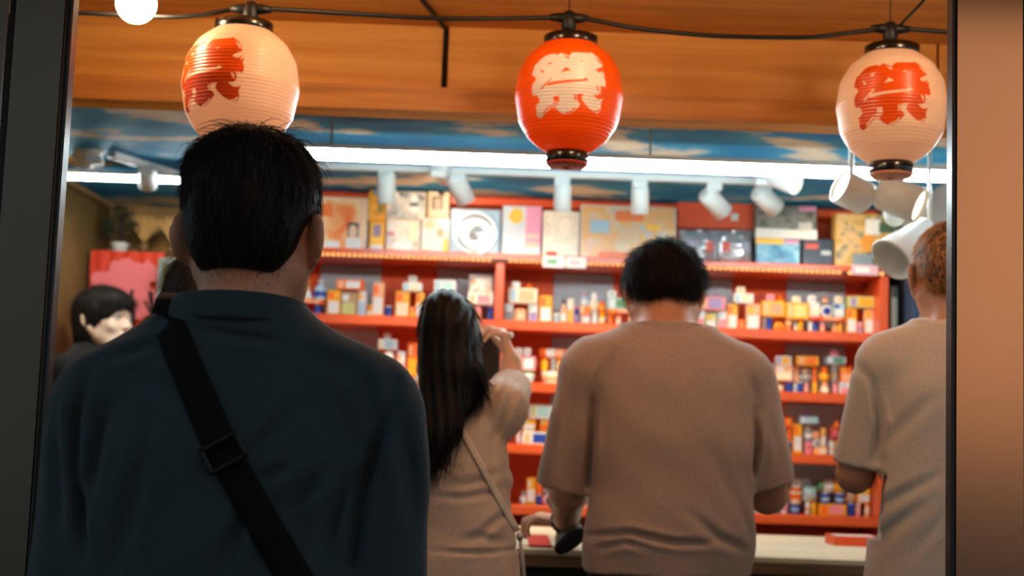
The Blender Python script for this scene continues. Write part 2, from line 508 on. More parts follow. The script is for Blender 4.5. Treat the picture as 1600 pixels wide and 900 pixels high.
# ------------------------------------------------------------------ festoon cable, bulbs, paper lanterns
GLYPH = [(100,365),(105,300),(130,225),(150,232),(165,205),(200,168),(215,145),(270,125),(355,118),(372,137),(400,130),(420,105),(455,122),(505,142),(525,158),(545,122),(570,103),(700,98),(790,92),(808,75),(830,97),(875,125),(908,170),(922,215),(915,250),(880,262),(828,298),(840,315),(885,325),(925,290),(905,350),(945,310),(932,375),(945,405),(945,455),(932,487),(895,482),(870,480),(885,530),(880,565),(850,590),(800,592),(840,628),(880,640),(930,620),(905,670),(915,720),(912,765),(880,795),(830,785),(760,745),(700,690),(675,650),(680,620),(700,598),(640,600),(622,610),(622,670),(655,700),(660,730),(620,775),(580,815),(530,832),(470,825),(430,800),(405,770),(340,760),(300,800),(250,830),(215,855),(170,860),(150,830),(160,780),(155,730),(175,705),(205,690),(212,660),(195,640),(185,605),(145,610),(120,585),(120,540),(130,470),(170,425),(140,375)]
HOLES = [[(448,357),(495,293),(552,332)], [(288,238),(348,226),(325,268)], [(203,308),(222,306),(260,342),(240,352)], [(636,215),(690,206),(672,226)],
         [(293,512),(320,474),(680,432),(705,408),(742,435),(700,455),(330,508)], [(230,540),(340,418),(354,428),(248,548)], [(368,640),(430,630),(438,694),(380,690)],
         [(358,702),(428,710),(428,726),(358,720)], [(342,734),(408,744),(404,758),(342,752)], [(592,606),(610,606),(610,674),(592,674)],
         [(452,140),(520,168),(536,200),(516,196)], [(836,126),(892,166),(914,216),(898,222),(868,178)], [(822,482),(852,498),(868,552),(848,548)],
         [(500,815),(560,798),(610,746),(614,766),(570,814),(510,828)], [(818,774),(868,766),(895,735),(907,745),(885,782),(836,786)], [(236,815),(330,722),(338,738),(250,828)]]


def poly_sdf(px, py, poly):
    """signed distance (negative inside)"""
    d2 = np.full(px.shape, 1e12); ins = np.zeros(px.shape, bool)
    n = len(poly)
    for i in range(n):
        ax, ay = poly[i]; bx, by = poly[(i + 1) % n]
        ex, ey = bx - ax, by - ay
        t = np.clip(((px - ax) * ex + (py - ay) * ey) / (ex * ex + ey * ey + 1e-9), 0, 1)
        d2 = np.minimum(d2, (px - ax - t * ex) ** 2 + (py - ay - t * ey) ** 2)
        c = ((ay > py) != (by > py)) & (px < (bx - ax) * (py - ay) / ((by - ay) if abs(by - ay) > 1e-9 else 1e-9) + ax)
        ins ^= c
    d = np.sqrt(d2)
    return np.where(ins, -d, d)


def glyph_sdf(gx, gy):
    d = poly_sdf(gx, gy, GLYPH)
    for h in HOLES:
        d = np.maximum(d, -poly_sdf(gx, gy, h))
    return d


def lantern_mat(name, base, ink, soft):
    m = bpy.data.materials.new(name); m.use_nodes = True
    nt = m.node_tree; b = nt.nodes['Principled BSDF']
    b.inputs['Roughness'].default_value = 0.32; b.inputs['Coat Weight'].default_value = 0.3; b.inputs['Coat Roughness'].default_value = 0.2
    at = nt.nodes.new('ShaderNodeAttribute'); at.attribute_name = 'ink'
    mr = nt.nodes.new('ShaderNodeMapRange'); mr.inputs['From Min'].default_value = 4; mr.inputs['From Max'].default_value = -4
    nt.links.new(at.outputs['Fac'], mr.inputs['Value'])
    mx = nt.nodes.new('ShaderNodeMix'); mx.data_type = 'RGBA'
    mx.inputs[6].default_value = lin(base); mx.inputs[7].default_value = lin(ink)
    nt.links.new(mr.outputs[0], mx.inputs[0]); nt.links.new(mx.outputs[2], b.inputs['Base Color'])
    tl = nt.nodes.new('ShaderNodeBsdfTranslucent'); nt.links.new(mx.outputs[2], tl.inputs['Color'])
    ms = nt.nodes.new('ShaderNodeMixShader')
    m2 = nt.nodes.new('ShaderNodeMapRange'); m2.inputs['To Min'].default_value = soft; m2.inputs['To Max'].default_value = soft * 0.25   # painted strokes let less light through
    nt.links.new(mr.outputs[0], m2.inputs['Value']); nt.links.new(m2.outputs[0], ms.inputs[0])
    out = nt.nodes['Material Output']
    nt.links.new(b.outputs[0], ms.inputs[1]); nt.links.new(tl.outputs[0], ms.inputs[2]); nt.links.new(ms.outputs[0], out.inputs[0])
    return m


M_lacq = mat('black_lacquer', (10, 10, 10), 0.22, coat=0.5)
LPROF = [(-0.124, 0.044), (-0.112, 0.064), (-0.092, 0.087), (-0.058, 0.108), (0.0, 0.1185), (0.055, 0.110), (0.090, 0.090), (0.110, 0.066), (0.120, 0.052)]


def lantern(label, c, R0, glyph_yaw, m, base_rgb):
    """c: centre of the body; R0: largest radius"""
    s = R0 / 0.1185
    t = thing('paper_lantern', label, 'lantern', (c.x, c.y, c.z))
    ribs, per, cols = 34, 7, 300
    zs = np.linspace(-0.124, 0.120, ribs * per + 1)
    kz = np.array([p[0] for p in LPROF]); kr = np.array([p[1] for p in LPROF])
    r = np.interp(zs, kz, kr)
    for _ in range(30):                              # round the profile off
        r[1:-1] = (r[:-2] + 2 * r[1:-1] + r[2:]) / 4
    ph = np.arange(len(zs)) / per
    r = r + 0.0008 * np.abs(np.sin(np.pi * ph)) - 0.0004
    th = np.linspace(0, 2 * np.pi, cols, endpoint=False)
    T, Z = np.meshgrid(th, zs); RR = np.repeat(r[:, None], cols, 1)
    # theta 0 faces the camera (-y); glyph centre is turned by glyph_yaw
    X = RR * np.sin(T); Yv = -RR * np.cos(T)
    vs = np.stack([X, Yv, Z], -1).reshape(-1, 3) * s
    n, k = len(zs), cols
    I = (np.arange(n - 1)[:, None] * k + np.arange(k)[None, :])
    J = (np.arange(n - 1)[:, None] * k + (np.arange(k) + 1)[None, :] % k)
    F = np.stack([I, J, J + k, I + k], -1).reshape(-1, 4)
    me = bpy.data.meshes.new('shade'); me.from_pydata(vs.tolist(), [], F.tolist())
    me.polygons.foreach_set('use_smooth', [True] * len(F))
    a = (T - glyph_yaw + np.pi) % (2 * np.pi) - np.pi
    gx = 525 + a * 0.108 * 1000 * (870 / 165)
    gy = 465 - (Z - 0.006) * 1000 * (870 / 165) * 1.02
    gd = glyph_sdf(gx.ravel(), gy.ravel())
    at = me.attributes.new('ink', 'FLOAT', 'POINT'); at.data.foreach_set('value', gd.astype(np.float32))
    link('shade', me, m, t)
    rt, rb = 0.058 * s, 0.046 * s
    MB().lathe([(rt, 0.116 * s), (rt + 0.001, 0.118 * s), (rt + 0.001, 0.134 * s), (rt - 0.003, 0.136 * s), (0.0, 0.136 * s)], 40, cap=False).build('top_ring', M_lacq, t)
    MB().lathe([(rb, -0.146 * s), (rb + 0.001, -0.145 * s), (rb + 0.001, -0.123 * s), (rb - 0.004, -0.121 * s)], 40, cap=False).build('bottom_ring', M_lacq, t)
    MB().lathe([(0.0, -0.156 * s), (rb * 0.9, -0.154 * s), (rb * 1.0, -0.149 * s), (rb * 0.99, -0.144 * s), (0.0, -0.144 * s)], 32, cap=False).build('bottom_disc', mat('disc_' + label[:8], base_rgb, 0.4), t)
    MB().ball((0.0, 0, -0.156 * s), (0.009, 0.009, 0.005)).build('bottom_knob', mat('disc_' + label[:8]), t)
    MB().tube([(0, 0, 0.134 * s), (0, 0, 0.168 * s)], 0.006, 8).build('hanger', M_lacq, t)
    MB().ball((0, 0, 0.0), 0.020, 14, 9).build('inner_bulb', mat('inner_glow', (255, 220, 180), 0.5, emit=((255, 206, 160), E_INNER)), t)
    MB().tube([(0, 0, 0.018), (0, 0, 0.134 * s)], 0.004, 6).build('inner_stem', M_lacq, t)
    return t


M_cable = mat('cable_black', (10, 10, 10), 0.5)
YC = {376: 2.86, 889: 3.06, 1391: 3.05}
lm_w = lantern_mat('paper_white', (248, 222, 196), (228, 82, 2), 0.45)
lm_r = lantern_mat('paper_orange', (255, 112, 10), (254, 250, 240), 0.4)
lantern('white paper lantern with its red character turned away, above the dark haired man', P(376, 137, 2.86), 93 / FPX * 2.86, math.radians(-29), lm_w, (226, 150, 116))
lantern('orange red paper lantern with a white character', P(889, 152, 3.06), 86.5 / FPX * 3.06, math.radians(-3.5), lm_r, (196, 60, 34))
lantern('white paper lantern with a red character facing out, hanging beside the right steel jamb', P(1393, 168, 3.05), 87 / FPX * 3.05, math.radians(-15), lm_w, (226, 150, 116))

# festoon cable with sockets
pts = [(-60, 18, 2.80), (60, 20, 2.82), (130, 20, 2.83), (250, 26, 2.84), (310, 24, 2.85), (360, 15, 2.86), (395, 13, 2.86), (440, 15, 2.88), (560, 22, 2.93), (700, 29, 2.98),
       (860, 28, 3.06), (889, 28, 3.06), (925, 31, 3.06), (1000, 45, 3.06), (1100, 55, 3.06), (1180, 58, 3.06), (1270, 58, 3.05), (1330, 51, 3.05), (1391, 45, 3.05), (1440, 47, 3.05), (1490, 51, 3.05), (1600, 60, 3.05)]
fc = thing('festoon_cable', 'black festoon cable strung under the wooden soffit between the lanterns', 'cable', P(889, 28, 3.06)[:])
o0 = P(889, 28, 3.06)
MB().tube(smooth_path([P(*p) - o0 for p in pts], 6), 0.0052, 8).build('cord', M_cable, fc)
for (u, v, Y) in ((392, 14, 2.86), (889, 28, 3.06), (1391, 45, 3.05)):
    q = P(u, v, Y) - o0
    m_ = MB()
    m_.lathe([(0.013, -0.028), (0.017, -0.02), (0.015, 0.004), (0.010, 0.014), (0.0, 0.016)], 16, q, None, True, False)
    m_.tube([q + Vector((-0.042, 0, 0.0)), q + Vector((-0.022, 0, 0)), q + Vector((0.022, 0, 0)), q + Vector((0.042, 0, 0))], [0.007, 0.011, 0.011, 0.007], 10)
    m_.build('socket', M_cable, fc)
    hk = SOFFIT - o0.z
    MB().tube([q + Vector((0, 0, 0.014)), (q.x, q.y, hk)], 0.0012, 6).build('hook_wire', M_cable, fc)

wj = P(697, 41, Y_FAC)
wr_ = thing('power_wire', 'thin black wire crossing the soffit and dropping down the wooden panel joint', 'wire', (wj.x, wj.y, zb1))
MB().tube([Vector((0, -0.004, 0.0)), Vector((0, -0.004, SOFFIT - zb1 - 0.008)), Vector((-0.006, -0.012, SOFFIT - zb1 - 0.005)), Vector((-0.09, -0.45, SOFFIT - zb1 - 0.005))], 0.0055, 8).build('cord', M_cable, wr_)
a, b = P(1404, 42, 3.05), P(1444, 0, 3.05)
dd = (b - a) / (b - a).z * (SOFFIT - 0.004 - a.z)
w2 = thing('tie_wire', 'short black wire tying the cable to the soffit by the right jamb', 'wire', a[:])
MB().tube([Vector((0, 0, 0)), dd], 0.0032, 8).build('cord', M_cable, w2)

M_bulb = mat('bulb_glow', (255, 250, 240), 0.4, emit=((255, 218, 172), E_BULB))
def bulb(label, c, r, group=None):
    t = thing('globe_bulb', label, 'bulb', (c.x, c.y, SOFFIT), 0, group)
    dz = c.z - SOFFIT
    MB().ball((0, 0, dz), r, 24, 16).build('globe', M_bulb, t)
    MB().tube([(0, 0, -0.001), (0, 0, dz + r * 0.96)], [0.022, 0.018], 14).build('socket', M_cable, t)
bulb('glowing round bulb under the soffit beside the left steel jamb', P(213, 6, 2.78), 32 / FPX * 2.78)
for x, w_ in ((-0.30, 'between the dark haired man and the orange lantern'), (0.28, 'in front of the orange lantern'), (0.95, 'by the right steel jamb')):
    bulb('glowing round bulb on the porch soffit ' + w_, Vector((x, 2.62, SOFFIT - 0.06)), 0.035)
# ------------------------------------------------------------------ red prize shelves
M_red = mat('red_lacquer', (212, 78, 26), 0.36, noise=(3, 0.06), coat=0.25)
M_redback = mat('red_back', (226, 76, 10), 0.6, noise=(3, 0.08))
M_greyp = mat('grey_board', (176, 180, 184), 0.5)
XS0, XS1 = P(395, 450, YF).x, P(1388, 450, YF).x
BV = [413, 518, 613, 710.5, 806]            # top edges of the boards where the photo shows them
BU = [1265, 1290, 1260, 1280, 1270]
BZ = [P(u, v, YF).z for u, v in zip(BU, BV)]
TH = 0.033
SH = thing('prize_shelf', 'red wooden prize shelf unit with five boards behind the counter', 'shelf', ((XS0 + XS1) / 2, YF, 0))
def shx(mb):                                 # to the unit's own frame
    o = Vector(((XS0 + XS1) / 2, YF, 0)); mb.v = [tuple(Vector(p) - o) for p in mb.v]; return mb
cx = (XS0 + XS1) / 2
shx(MB().box((cx, YB + 0.01, CEIL / 2 - 0.01), (XS1 - XS0, 0.02, CEIL - 0.04))).build('back_panel', M_redback, SH)
for k, z in enumerate(BZ):
    shx(MB().box((cx, (YF + YB) / 2, z - TH / 2), (XS1 - XS0 + (0.03 if k == 0 else 0.0), YB - YF, TH), 0.003)).build('board', M_red, SH)
zt = BZ[0] - TH
for x in (XS0 + 0.012, P(780, 460, YF).x, XS1 - 0.012):
    for k in range(4):
        z1, z0 = BZ[k] - TH, BZ[k + 1]
        shx(MB().box((x, (YF + YB) / 2 + 0.002, (z0 + z1) / 2), (0.03, YB - YF - 0.004, z1 - z0), 0.002)).build('upright', M_red, SH)
    z1 = BZ[4] - TH
    shx(MB().box((x, (YF + YB) / 2 + 0.002, z1 / 2), (0.03, YB - YF - 0.004, z1), 0.002)).build('upright', M_red, SH)
for (ua, ub) in ((500, 595), (683, 773), (865, 958), (1050, 1143), (1229, 1320)):
    xa, xb = P(ua, 450, YB).x, P(ub, 450, YB).x
    for k in range(4):
        z1, z0 = BZ[k] - TH, BZ[k + 1]
        shx(MB().box(((xa + xb) / 2, YB - 0.004, (z0 + z1) / 2), (xb - xa, 0.006, z1 - z0 - 0.004), 0.001)).build('grey_panel', M_greyp, SH)
# header band under the ceiling
zh0 = P(900, 326, 4.985).z
shx(MB().box((cx, (4.985 + YB) / 2, (zh0 + CEIL) / 2 - 0.002), (XS1 - XS0, YB - 4.985, CEIL - zh0 - 0.004), 0.004)).build('header', mat('header_red', (238, 80, 16), 0.25, coat=0.4), SH)
# dark wall behind the shelf's open lower part is the back panel; string of small lights on the lip
ls = thing('light_string', 'string of tiny warm lights along the lip of the uppermost red board', 'string lights', (cx, YF - 0.004, BZ[0] - TH + 0.008))
L = XS1 - XS0
MB().box((0, 0, 0), (L, 0.004, 0.012), 0.001).build('strip', mat('strip_tan', (70, 28, 14), 0.5), ls)
mb = MB()
x = -L / 2 + 0.01
while x < L / 2 - 0.01:
    uu = (x + cx) / YF * FPX + 800
    if not (1318 < uu < 1328 or 770 < uu < 790 or 1345 < uu < 1352 or 1362 < uu < 1368):
        mb.lathe([(0.0, -0.003), (0.0044, -0.002), (0.0055, 0.0), (0.0044, 0.003)], 8, (x, -0.003, 0), Matrix.Rotation(math.pi / 2, 3, 'X'), True, False)
    x += 0.0185
mb.build('tiny_bulb', mat('dot_glow', (255, 210, 150), 0.4, emit=((255, 176, 96), E_DOT)), ls, 'stuff')

# ------------------------------------------------------------------ prizes
RGB = {'white': (232, 230, 222), 'cream': (236, 220, 186), 'yellow': (246, 170, 16), 'orange': (248, 108, 14), 'peach': (246, 176, 128), 'pink': (240, 140, 146), 'blue': (18, 60, 150),
       'mint': (176, 214, 206), 'green': (92, 140, 84), 'grey': (150, 146, 140), 'tan': (190, 148, 106), 'paleblue': (168, 198, 214), 'red': (206, 52, 36), 'lilac': (164, 138, 184), 'dark': (44, 34, 32), 'lime': (200, 200, 120)}
WORD = {'paleblue': 'pale blue', 'mint': 'mint green', 'lime': 'yellow green', 'dark': 'dark brown'}
def cm(c, rough=0.4): return mat('prize_' + c, RGB[c], rough)
SHELF_WORD = ['top', 'second', 'third', 'fourth', 'fifth']
NOUN = {'box': 'candy box', 'tube': 'candy tube', 'roll': 'candy roll lying flat', 'cube': 'dice shaped box', 'cone': 'cone shaped topper', 'pack': 'pillow shaped snack pack', 'disc': 'round puck tin', 'fig': 'toy figurine', 'cup': 'lidded snack cup', 'plank': 'flat plank box', 'jar': 'small bottle'}
NAME = {'box': 'candy_box', 'tube': 'candy_tube', 'roll': 'candy_roll', 'cube': 'dice_box', 'cone': 'cone_topper', 'pack': 'snack_pack', 'disc': 'puck_tin', 'fig': 'toy_figurine', 'cup': 'snack_cup', 'plank': 'plank_box', 'jar': 'small_bottle'}
YI = 4.93                                     # front plane of the small prizes


def prize(kind, w, h, c1, c2, c3):
    """parts of one prize, base centre at the origin, front towards -y: [(part, mesh builder, material)]"""
    r = w / 2; out = []
    if kind in ('box', 'plank'):
        d = min(0.05, max(0.024, w * 0.6)) if kind == 'box' else 0.055
        out.append(('body', MB().box((0, 0, h / 2), (w, d, h), 0.0022), cm(c1)))
        f = -d / 2 - 0.0008
        if h > w * 0.9:
            out.append(('label', MB().box((0, f, h * 0.34), (w * 0.8, 0.0016, h * 0.46)), cm(c2)))
            out.append(('stripe', MB().box((-w * 0.22, f, h * 0.78), (w * 0.4, 0.0016, h * 0.26)), cm(c3)))
        else:
            out.append(('label', MB().box((w * 0.12, f, h * 0.5), (w * 0.5, 0.0016, h * 0.7)), cm(c2)))
            out.append(('stripe', MB().box((-w * 0.32, f, h * 0.5), (w * 0.2, 0.0016, h * 0.74)), cm(c3)))
    elif kind == 'tube':
        out.append(('body', MB().lathe([(r * 0.96, 0), (r, 0.002), (r, h * 0.9), (r * 0.96, h * 0.9)], 16), cm(c1)))
        out.append(('cap', MB().lathe([(r * 1.03, h * 0.88), (r * 1.03, h * 0.98), (r * 0.9, h)], 16), cm(c2)))
        out.append(('label', MB().lathe([(r * 1.02, h * 0.25), (r * 1.02, h * 0.55)], 16, cap=False), cm(c3)))
    elif kind == 'roll':
        R = Matrix.Rotation(math.pi / 2, 3, 'Y'); q = h / 2
        out.append(('body', MB().lathe([(q * 0.7, -w / 2), (q, -w / 2 + q * 0.35), (q, w / 2 - q * 0.35), (q * 0.7, w / 2)], 16, (0, 0, q), R), cm(c1)))
        out.append(('label', MB().lathe([(q * 1.02, -w * 0.26), (q * 1.02, w * 0.04)], 16, (0, 0, q), R, cap=False), cm(c2)))
        out.append(('band', MB().lathe([(q * 1.02, w * 0.06), (q * 1.02, w * 0.38)], 16, (0, 0, q), R, cap=False), cm(c3)))
    elif kind == 'cube':
        d = w
        out.append(('body', MB().box((0, 0, h / 2), (w, d * 0.9, h), w * 0.12), cm(c1)))
        out.append(('mark', MB().box((0, -d * 0.45 - 0.0006, h * 0.5), (w * 0.26, 0.0014, h * 0.26)), cm(c2)))
        out.append(('lid', MB().box((0, 0, h - 0.001), (w * 0.7, d * 0.6, 0.003)), cm(c3)))
    elif kind == 'cone':
        out.append(('body', MB().lathe([(r, 0), (r * 0.95, h * 0.12), (r * 0.5, h * 0.62), (r * 0.24, h * 0.92), (r * 0.1, h)], 14), cm(c1)))
        out.append(('rim', MB().lathe([(r * 1.04, 0), (r * 1.04, h * 0.1)], 14), cm(c2)))
    elif kind == 'pack':
        n = 10; vs = []; fs = []
        for k in range(n + 1):
            t = k / n; bul = math.sin(math.pi * t) ** 0.5
            for i in range(n + 1):
                s = i / n; e = bul * math.sin(math.pi * s) ** 0.5
                for sg in (-1, 1):
                    vs.append(((s - 0.5) * w * (1 - 0.05 * math.sin(math.pi * t)), sg * 0.018 * e, t * h))
        m = 2 * (n + 1)
        for k in range(n):
            for i in range(n):
                a = k * m + 2 * i
                fs.append((a, a + 2, a + m + 2, a + m)); fs.append((a + 1, a + m + 1, a + m + 3, a + 3))
        out.append(('bag', MB().add(vs, fs, True), print_mat('pack_' + c1 + c2 + c3, [RGB[c2], RGB[c1], RGB[c1], RGB[c3]], 60)))
        out.append(('seal', MB().box((0, 0, h - 0.002), (w * 0.98, 0.003, 0.005)), cm(c1)))
    elif kind == 'disc':
        R = Matrix.Rotation(math.pi / 2, 3, 'X')
        out.append(('body', MB().lathe([(r * 0.9, -0.014), (r, -0.011), (r, 0.011), (r * 0.9, 0.014)], 20, (0, 0, r), R), cm(c1)))
        out.append(('label', MB().lathe([(r * 0.66, 0.0135), (r * 0.66, 0.0152), (0.0, 0.0153)], 20, (0, 0, r), R, cap=False), cm(c2)))
    elif kind == 'fig':
        out.append(('body', MB().lathe([(r * 0.75, 0), (r * 0.95, h * 0.12), (r, h * 0.3), (r * 0.72, h * 0.56), (r * 0.4, h * 0.62)], 14), cm(c1)))
        out.append(('head', MB().ball((0, 0, h * 0.76), (r * 0.74, r * 0.7, h * 0.24)), cm(c2)))
        for s in (-1, 1): out.append(('arm', MB().ball((s * r * 0.9, -r * 0.1, h * 0.36), (r * 0.22, r * 0.24, h * 0.15), 8, 6), cm(c3)))
    elif kind == 'cup':
        out.append(('body', MB().lathe([(r * 0.72, 0), (r * 0.78, 0.002), (r * 0.97, h * 0.8)], 18), cm(c1)))
        out.append(('lid', MB().lathe([(r, h * 0.78), (r, h * 0.9), (r * 0.86, h * 0.97), (r * 0.3, h)], 18), cm(c2)))
        out.append(('label', MB().lathe([(r * 0.85, h * 0.25), (r * 0.95, h * 0.62)], 18, cap=False), cm(c3)))
    elif kind == 'jar':
        out.append(('body', MB().lathe([(r * 0.94, 0), (r, 0.002), (r, h * 0.56), (r * 0.5, h * 0.74), (r * 0.42, h * 0.84)], 14), cm(c1)))
        out.append(('cap', MB().lathe([(r * 0.55, h * 0.82), (r * 0.55, h * 0.97), (r * 0.4, h)], 14), cm(c2)))
        out.append(('label', MB().lathe([(r * 1.02, h * 0.15), (r * 1.02, h * 0.42)], 14, cap=False), cm(c3)))
    return out


# (shelf, kind, left, top, right, bottom in the photo, colours)
ITEMS = []
def row(k, s):
    for ln in s.strip().split('\n'):
        p = ln.split()
        ITEMS.append((k, p[0], *[float(x) for x in p[1:5]], *p[5:8]))
row(1, '''
box 452 476 473 489 white peach yellow
tube 489 474 500 489 blue white blue
plank 456 467 506 475 orange peach red
fig 462 443 487 467 white peach blue
jar 490 435 508 467 paleblue white blue
cone 472 434 485 443 yellow orange yellow
box 510 452 531 492 yellow white orange
box 532 456 557 492 tan lime white
box 558 453 571 492 white paleblue yellow
box 573 476 581 493 yellow cream orange
plank 525 436 568 453 orange white peach
box 581 440 599 492 peach white orange
tube 600 477 611 492 blue white blue
box 617 454 639 494 yellow cream orange
box 640 478 648 494 orange yellow peach
box 649 456 662 495 yellow white orange
plank 629 441 659 455 white cream paleblue
cube 637 430 651 441 white tan cream
box 676 460 690 496 white yellow peach
box 698 460 712 496 yellow white cream
plank 678 437 712 459 white mint paleblue
tube 740 475 752 497 pink white peach
tube 762 476 771 498 blue white blue
plank 731 458 771 475 white pink peach
pack 732 428 771 458 white dark yellow
box 788 473 802 500 white grey mint
cube 804 482 822 502 peach cream yellow
box 826 474 840 501 white lilac mint
plank 794 450 840 473 cream peach paleblue
cube 799 439 813 450 white mint white
cone 821 440 833 450 orange yellow orange
box 843 461 863 502 yellow white orange
cup 864 488 876 503 mint white paleblue
jar 877 466 886 503 peach dark white
box 887 466 897 503 cream yellow white
tube 898 478 905 503 blue pink lilac
cup 908 490 924 504 white pink white
box 907 477 923 490 yellow orange cream
jar 908 456 920 477 paleblue pink white
tube 926 484 934 504 white cream white
fig 922 455 937 484 cream white mint
tube 937 485 947 505 yellow orange cream
jar 936 466 947 485 orange lilac yellow
tube 951 490 959 507 orange yellow orange
tube 963 490 972 507 peach orange cream
tube 983 490 991 508 peach orange cream
plank 949 483 992 490 orange peach yellow
box 950 465 986 483 mint green white
cube 950 453 964 465 white green white
cone 974 455 986 465 orange peach orange
box 1089 484 1103 512 white pink paleblue
box 1104 489 1121 512 lime white yellow
box 1123 485 1137 513 white pink paleblue
plank 1093 463 1134 484 pink lilac peach
cone 1116 454 1123 463 lilac pink lilac
box 1138 474 1154 514 yellow white orange
cube 1155 498 1165 514 orange peach yellow
box 1167 474 1189 515 peach white yellow
plank 1147 458 1178 474 white cream paleblue
cube 1152 447 1166 458 cream tan cream
tube 1194 495 1199 515 grey white grey
tube 1200 494 1209 515 blue paleblue blue
disc 1211 500 1227 516 yellow orange yellow
tube 1230 498 1239 517 peach cream orange
box 1191 470 1227 495 yellow tan peach
cube 1199 459 1212 470 pink blue white
cone 1215 460 1228 470 orange yellow orange
tube 1243 499 1249 517 grey tan cream
tube 1250 499 1257 518 yellow orange yellow
box 1229 473 1265 499 yellow lime peach
cube 1240 462 1253 473 cream green cream
tube 1266 500 1272 517 white mint white
tube 1273 500 1281 517 blue red blue
tube 1284 502 1292 517 pink white peach
tube 1304 501 1311 518 tan cream peach
tube 1312 501 1319 519 yellow orange yellow
plank 1268 495 1322 501 orange peach red
box 1266 472 1283 495 white cream mint
cube 1265 461 1277 472 white red cream
disc 1284 472 1303 495 white blue red
jar 1287 462 1298 472 tan orange peach
box 1305 473 1322 495 paleblue white blue
cube 1307 462 1319 473 cream tan white
box 1325 480 1341 520 yellow white orange
tube 1343 503 1351 520 pink white lilac
box 1353 481 1371 520 peach white yellow
plank 1326 463 1370 480 lime yellow lilac
''')
row(2, '''
fig 594 546 618 580 peach white orange
plank 590 530 620 546 white paleblue cream
cube 598 519 610 530 white pink cream
box 619 548 632 582 white pink peach
box 636 535 652 583 orange yellow peach
cup 811 579 836 597 white green mint
box 808 556 837 579 pink white peach
cube 804 543 816 556 white pink cream
cube 818 543 830 556 white pink cream
cup 846 580 876 600 cream white peach
pack 876 582 900 602 paleblue blue white
tube 846 559 856 580 yellow orange yellow
tube 861 561 869 580 grey white grey
tube 871 559 880 580 yellow orange cream
roll 843 544 887 558 orange white peach
box 889 545 916 583 white orange yellow
cup 1212 597 1228 612 peach dark cream
tube 1231 596 1240 612 blue paleblue blue
tube 1243 597 1248 612 white grey paleblue
tube 1249 596 1257 613 blue white blue
tube 1259 597 1266 613 pink white peach
tube 1272 594 1280 614 yellow orange yellow
fig 1284 595 1299 614 cream peach tan
tube 1304 597 1312 615 pink red pink
box 1314 597 1334 616 white pink paleblue
box 1212 570 1240 596 peach cream white
pack 1196 568 1211 612 mint white paleblue
box 1214 556 1238 570 white yellow lilac
tube 1244 573 1250 596 peach orange peach
fig 1252 575 1270 595 grey tan white
tube 1272 572 1279 594 orange red orange
plank 1246 556 1280 572 yellow orange peach
fig 1282 572 1299 595 yellow orange yellow
tube 1302 569 1312 597 grey white tan
plank 1292 557 1322 569 paleblue green white
cube 1300 546 1312 557 pink blue peach
box 1315 573 1334 597 orange peach yellow
''')
row(3, '''
box 816 675 861 697 white blue peach
box 817 654 837 675 yellow white lime
box 844 655 862 676 yellow orange lime
plank 827 632 863 654 white mint lime
fig 806 668 815 695 white cream peach
tube 1231 690 1239 709 blue paleblue dark
tube 1232 668 1239 690 orange red orange
cube 1227 651 1240 668 orange yellow orange
box 1241 662 1255 709 yellow white orange
cube 1260 690 1271 710 pink red peach
tube 1259 667 1272 690 grey tan white
plank 1250 651 1279 667 paleblue mint white
cube 1257 640 1269 651 lilac dark pink
plank 1273 700 1293 711 peach cream yellow
disc 1272 686 1285 700 white grey white
box 1285 668 1292 700 yellow white peach
cube 1272 674 1282 686 peach orange cream
tube 1298 687 1306 711 white tan cream
tube 1308 688 1316 712 yellow orange yellow
pack 1299 667 1323 687 red lilac pink
cone 1304 655 1317 667 orange yellow orange
''')
row(4, '''
fig 813 767 823 788 white grey paleblue
box 823 747 837 789 yellow white cream
tube 838 773 846 791 blue white blue
tube 839 751 847 773 orange red orange
cube 840 733 853 751 yellow orange yellow
disc 847 777 863 791 pink white cream
fig 850 752 863 777 grey tan white
cube 864 780 873 792 yellow orange yellow
box 906 765 918 794 white orange mint
box 1180 776 1194 803 white mint paleblue
tube 1199 784 1208 804 pink red pink
fig 1210 781 1221 804 lilac pink white
box 1222 763 1232 804 white pink paleblue
box 1208 759 1221 781 pink lilac red
tube 1238 787 1251 806 blue white paleblue
cup 1235 763 1256 787 cream orange orange
cube 1240 749 1253 763 white dark cream
tube 1261 783 1268 806 white cream peach
tube 1270 784 1278 807 yellow orange yellow
pack 1257 761 1279 783 mint white tan
cube 1256 749 1268 761 paleblue blue white
box 1281 788 1323 808 yellow pink orange
tube 1286 770 1299 788 blue white paleblue
tube 1308 771 1322 788 blue white paleblue
roll 1278 750 1323 769 green white yellow
tube 1327 786 1338 808 blue paleblue blue
tube 1340 787 1348 808 pink white peach
tube 1354 787 1362 809 peach orange cream
fig 1325 764 1340 786 tan white orange
box 1342 764 1362 787 yellow white cream
cube 1349 753 1361 764 white dark cream
cone 1332 754 1340 764 lilac pink lilac
''')

# stacks that carry on where the customers stand in front of the boards
for (k, ua, ub, du) in ((1, 1136, 1190, -130), (2, 1211, 1335, -250), (3, 1226, 1324, -250), (4, 1179, 1363, -250), (3, 1226, 1324, -640), (4, 1179, 1363, -602)):
    for it in [i for i in ITEMS if i[0] == k and i[2] >= ua and i[4] <= ub]:
        dv = du * math.tan(ROLL); sh_ = 1 if du > -400 else 2
        cc = it[6:9]; cc = cc[sh_:] + cc[:sh_]
        if it[1] == 'disc' and cc[0] == cc[1]: cc = (cc[0], 'white', cc[2])
        ITEMS.append((it[0], it[1], it[2] + du, it[3] + dv, it[4] + du, it[5] + dv, *cc))

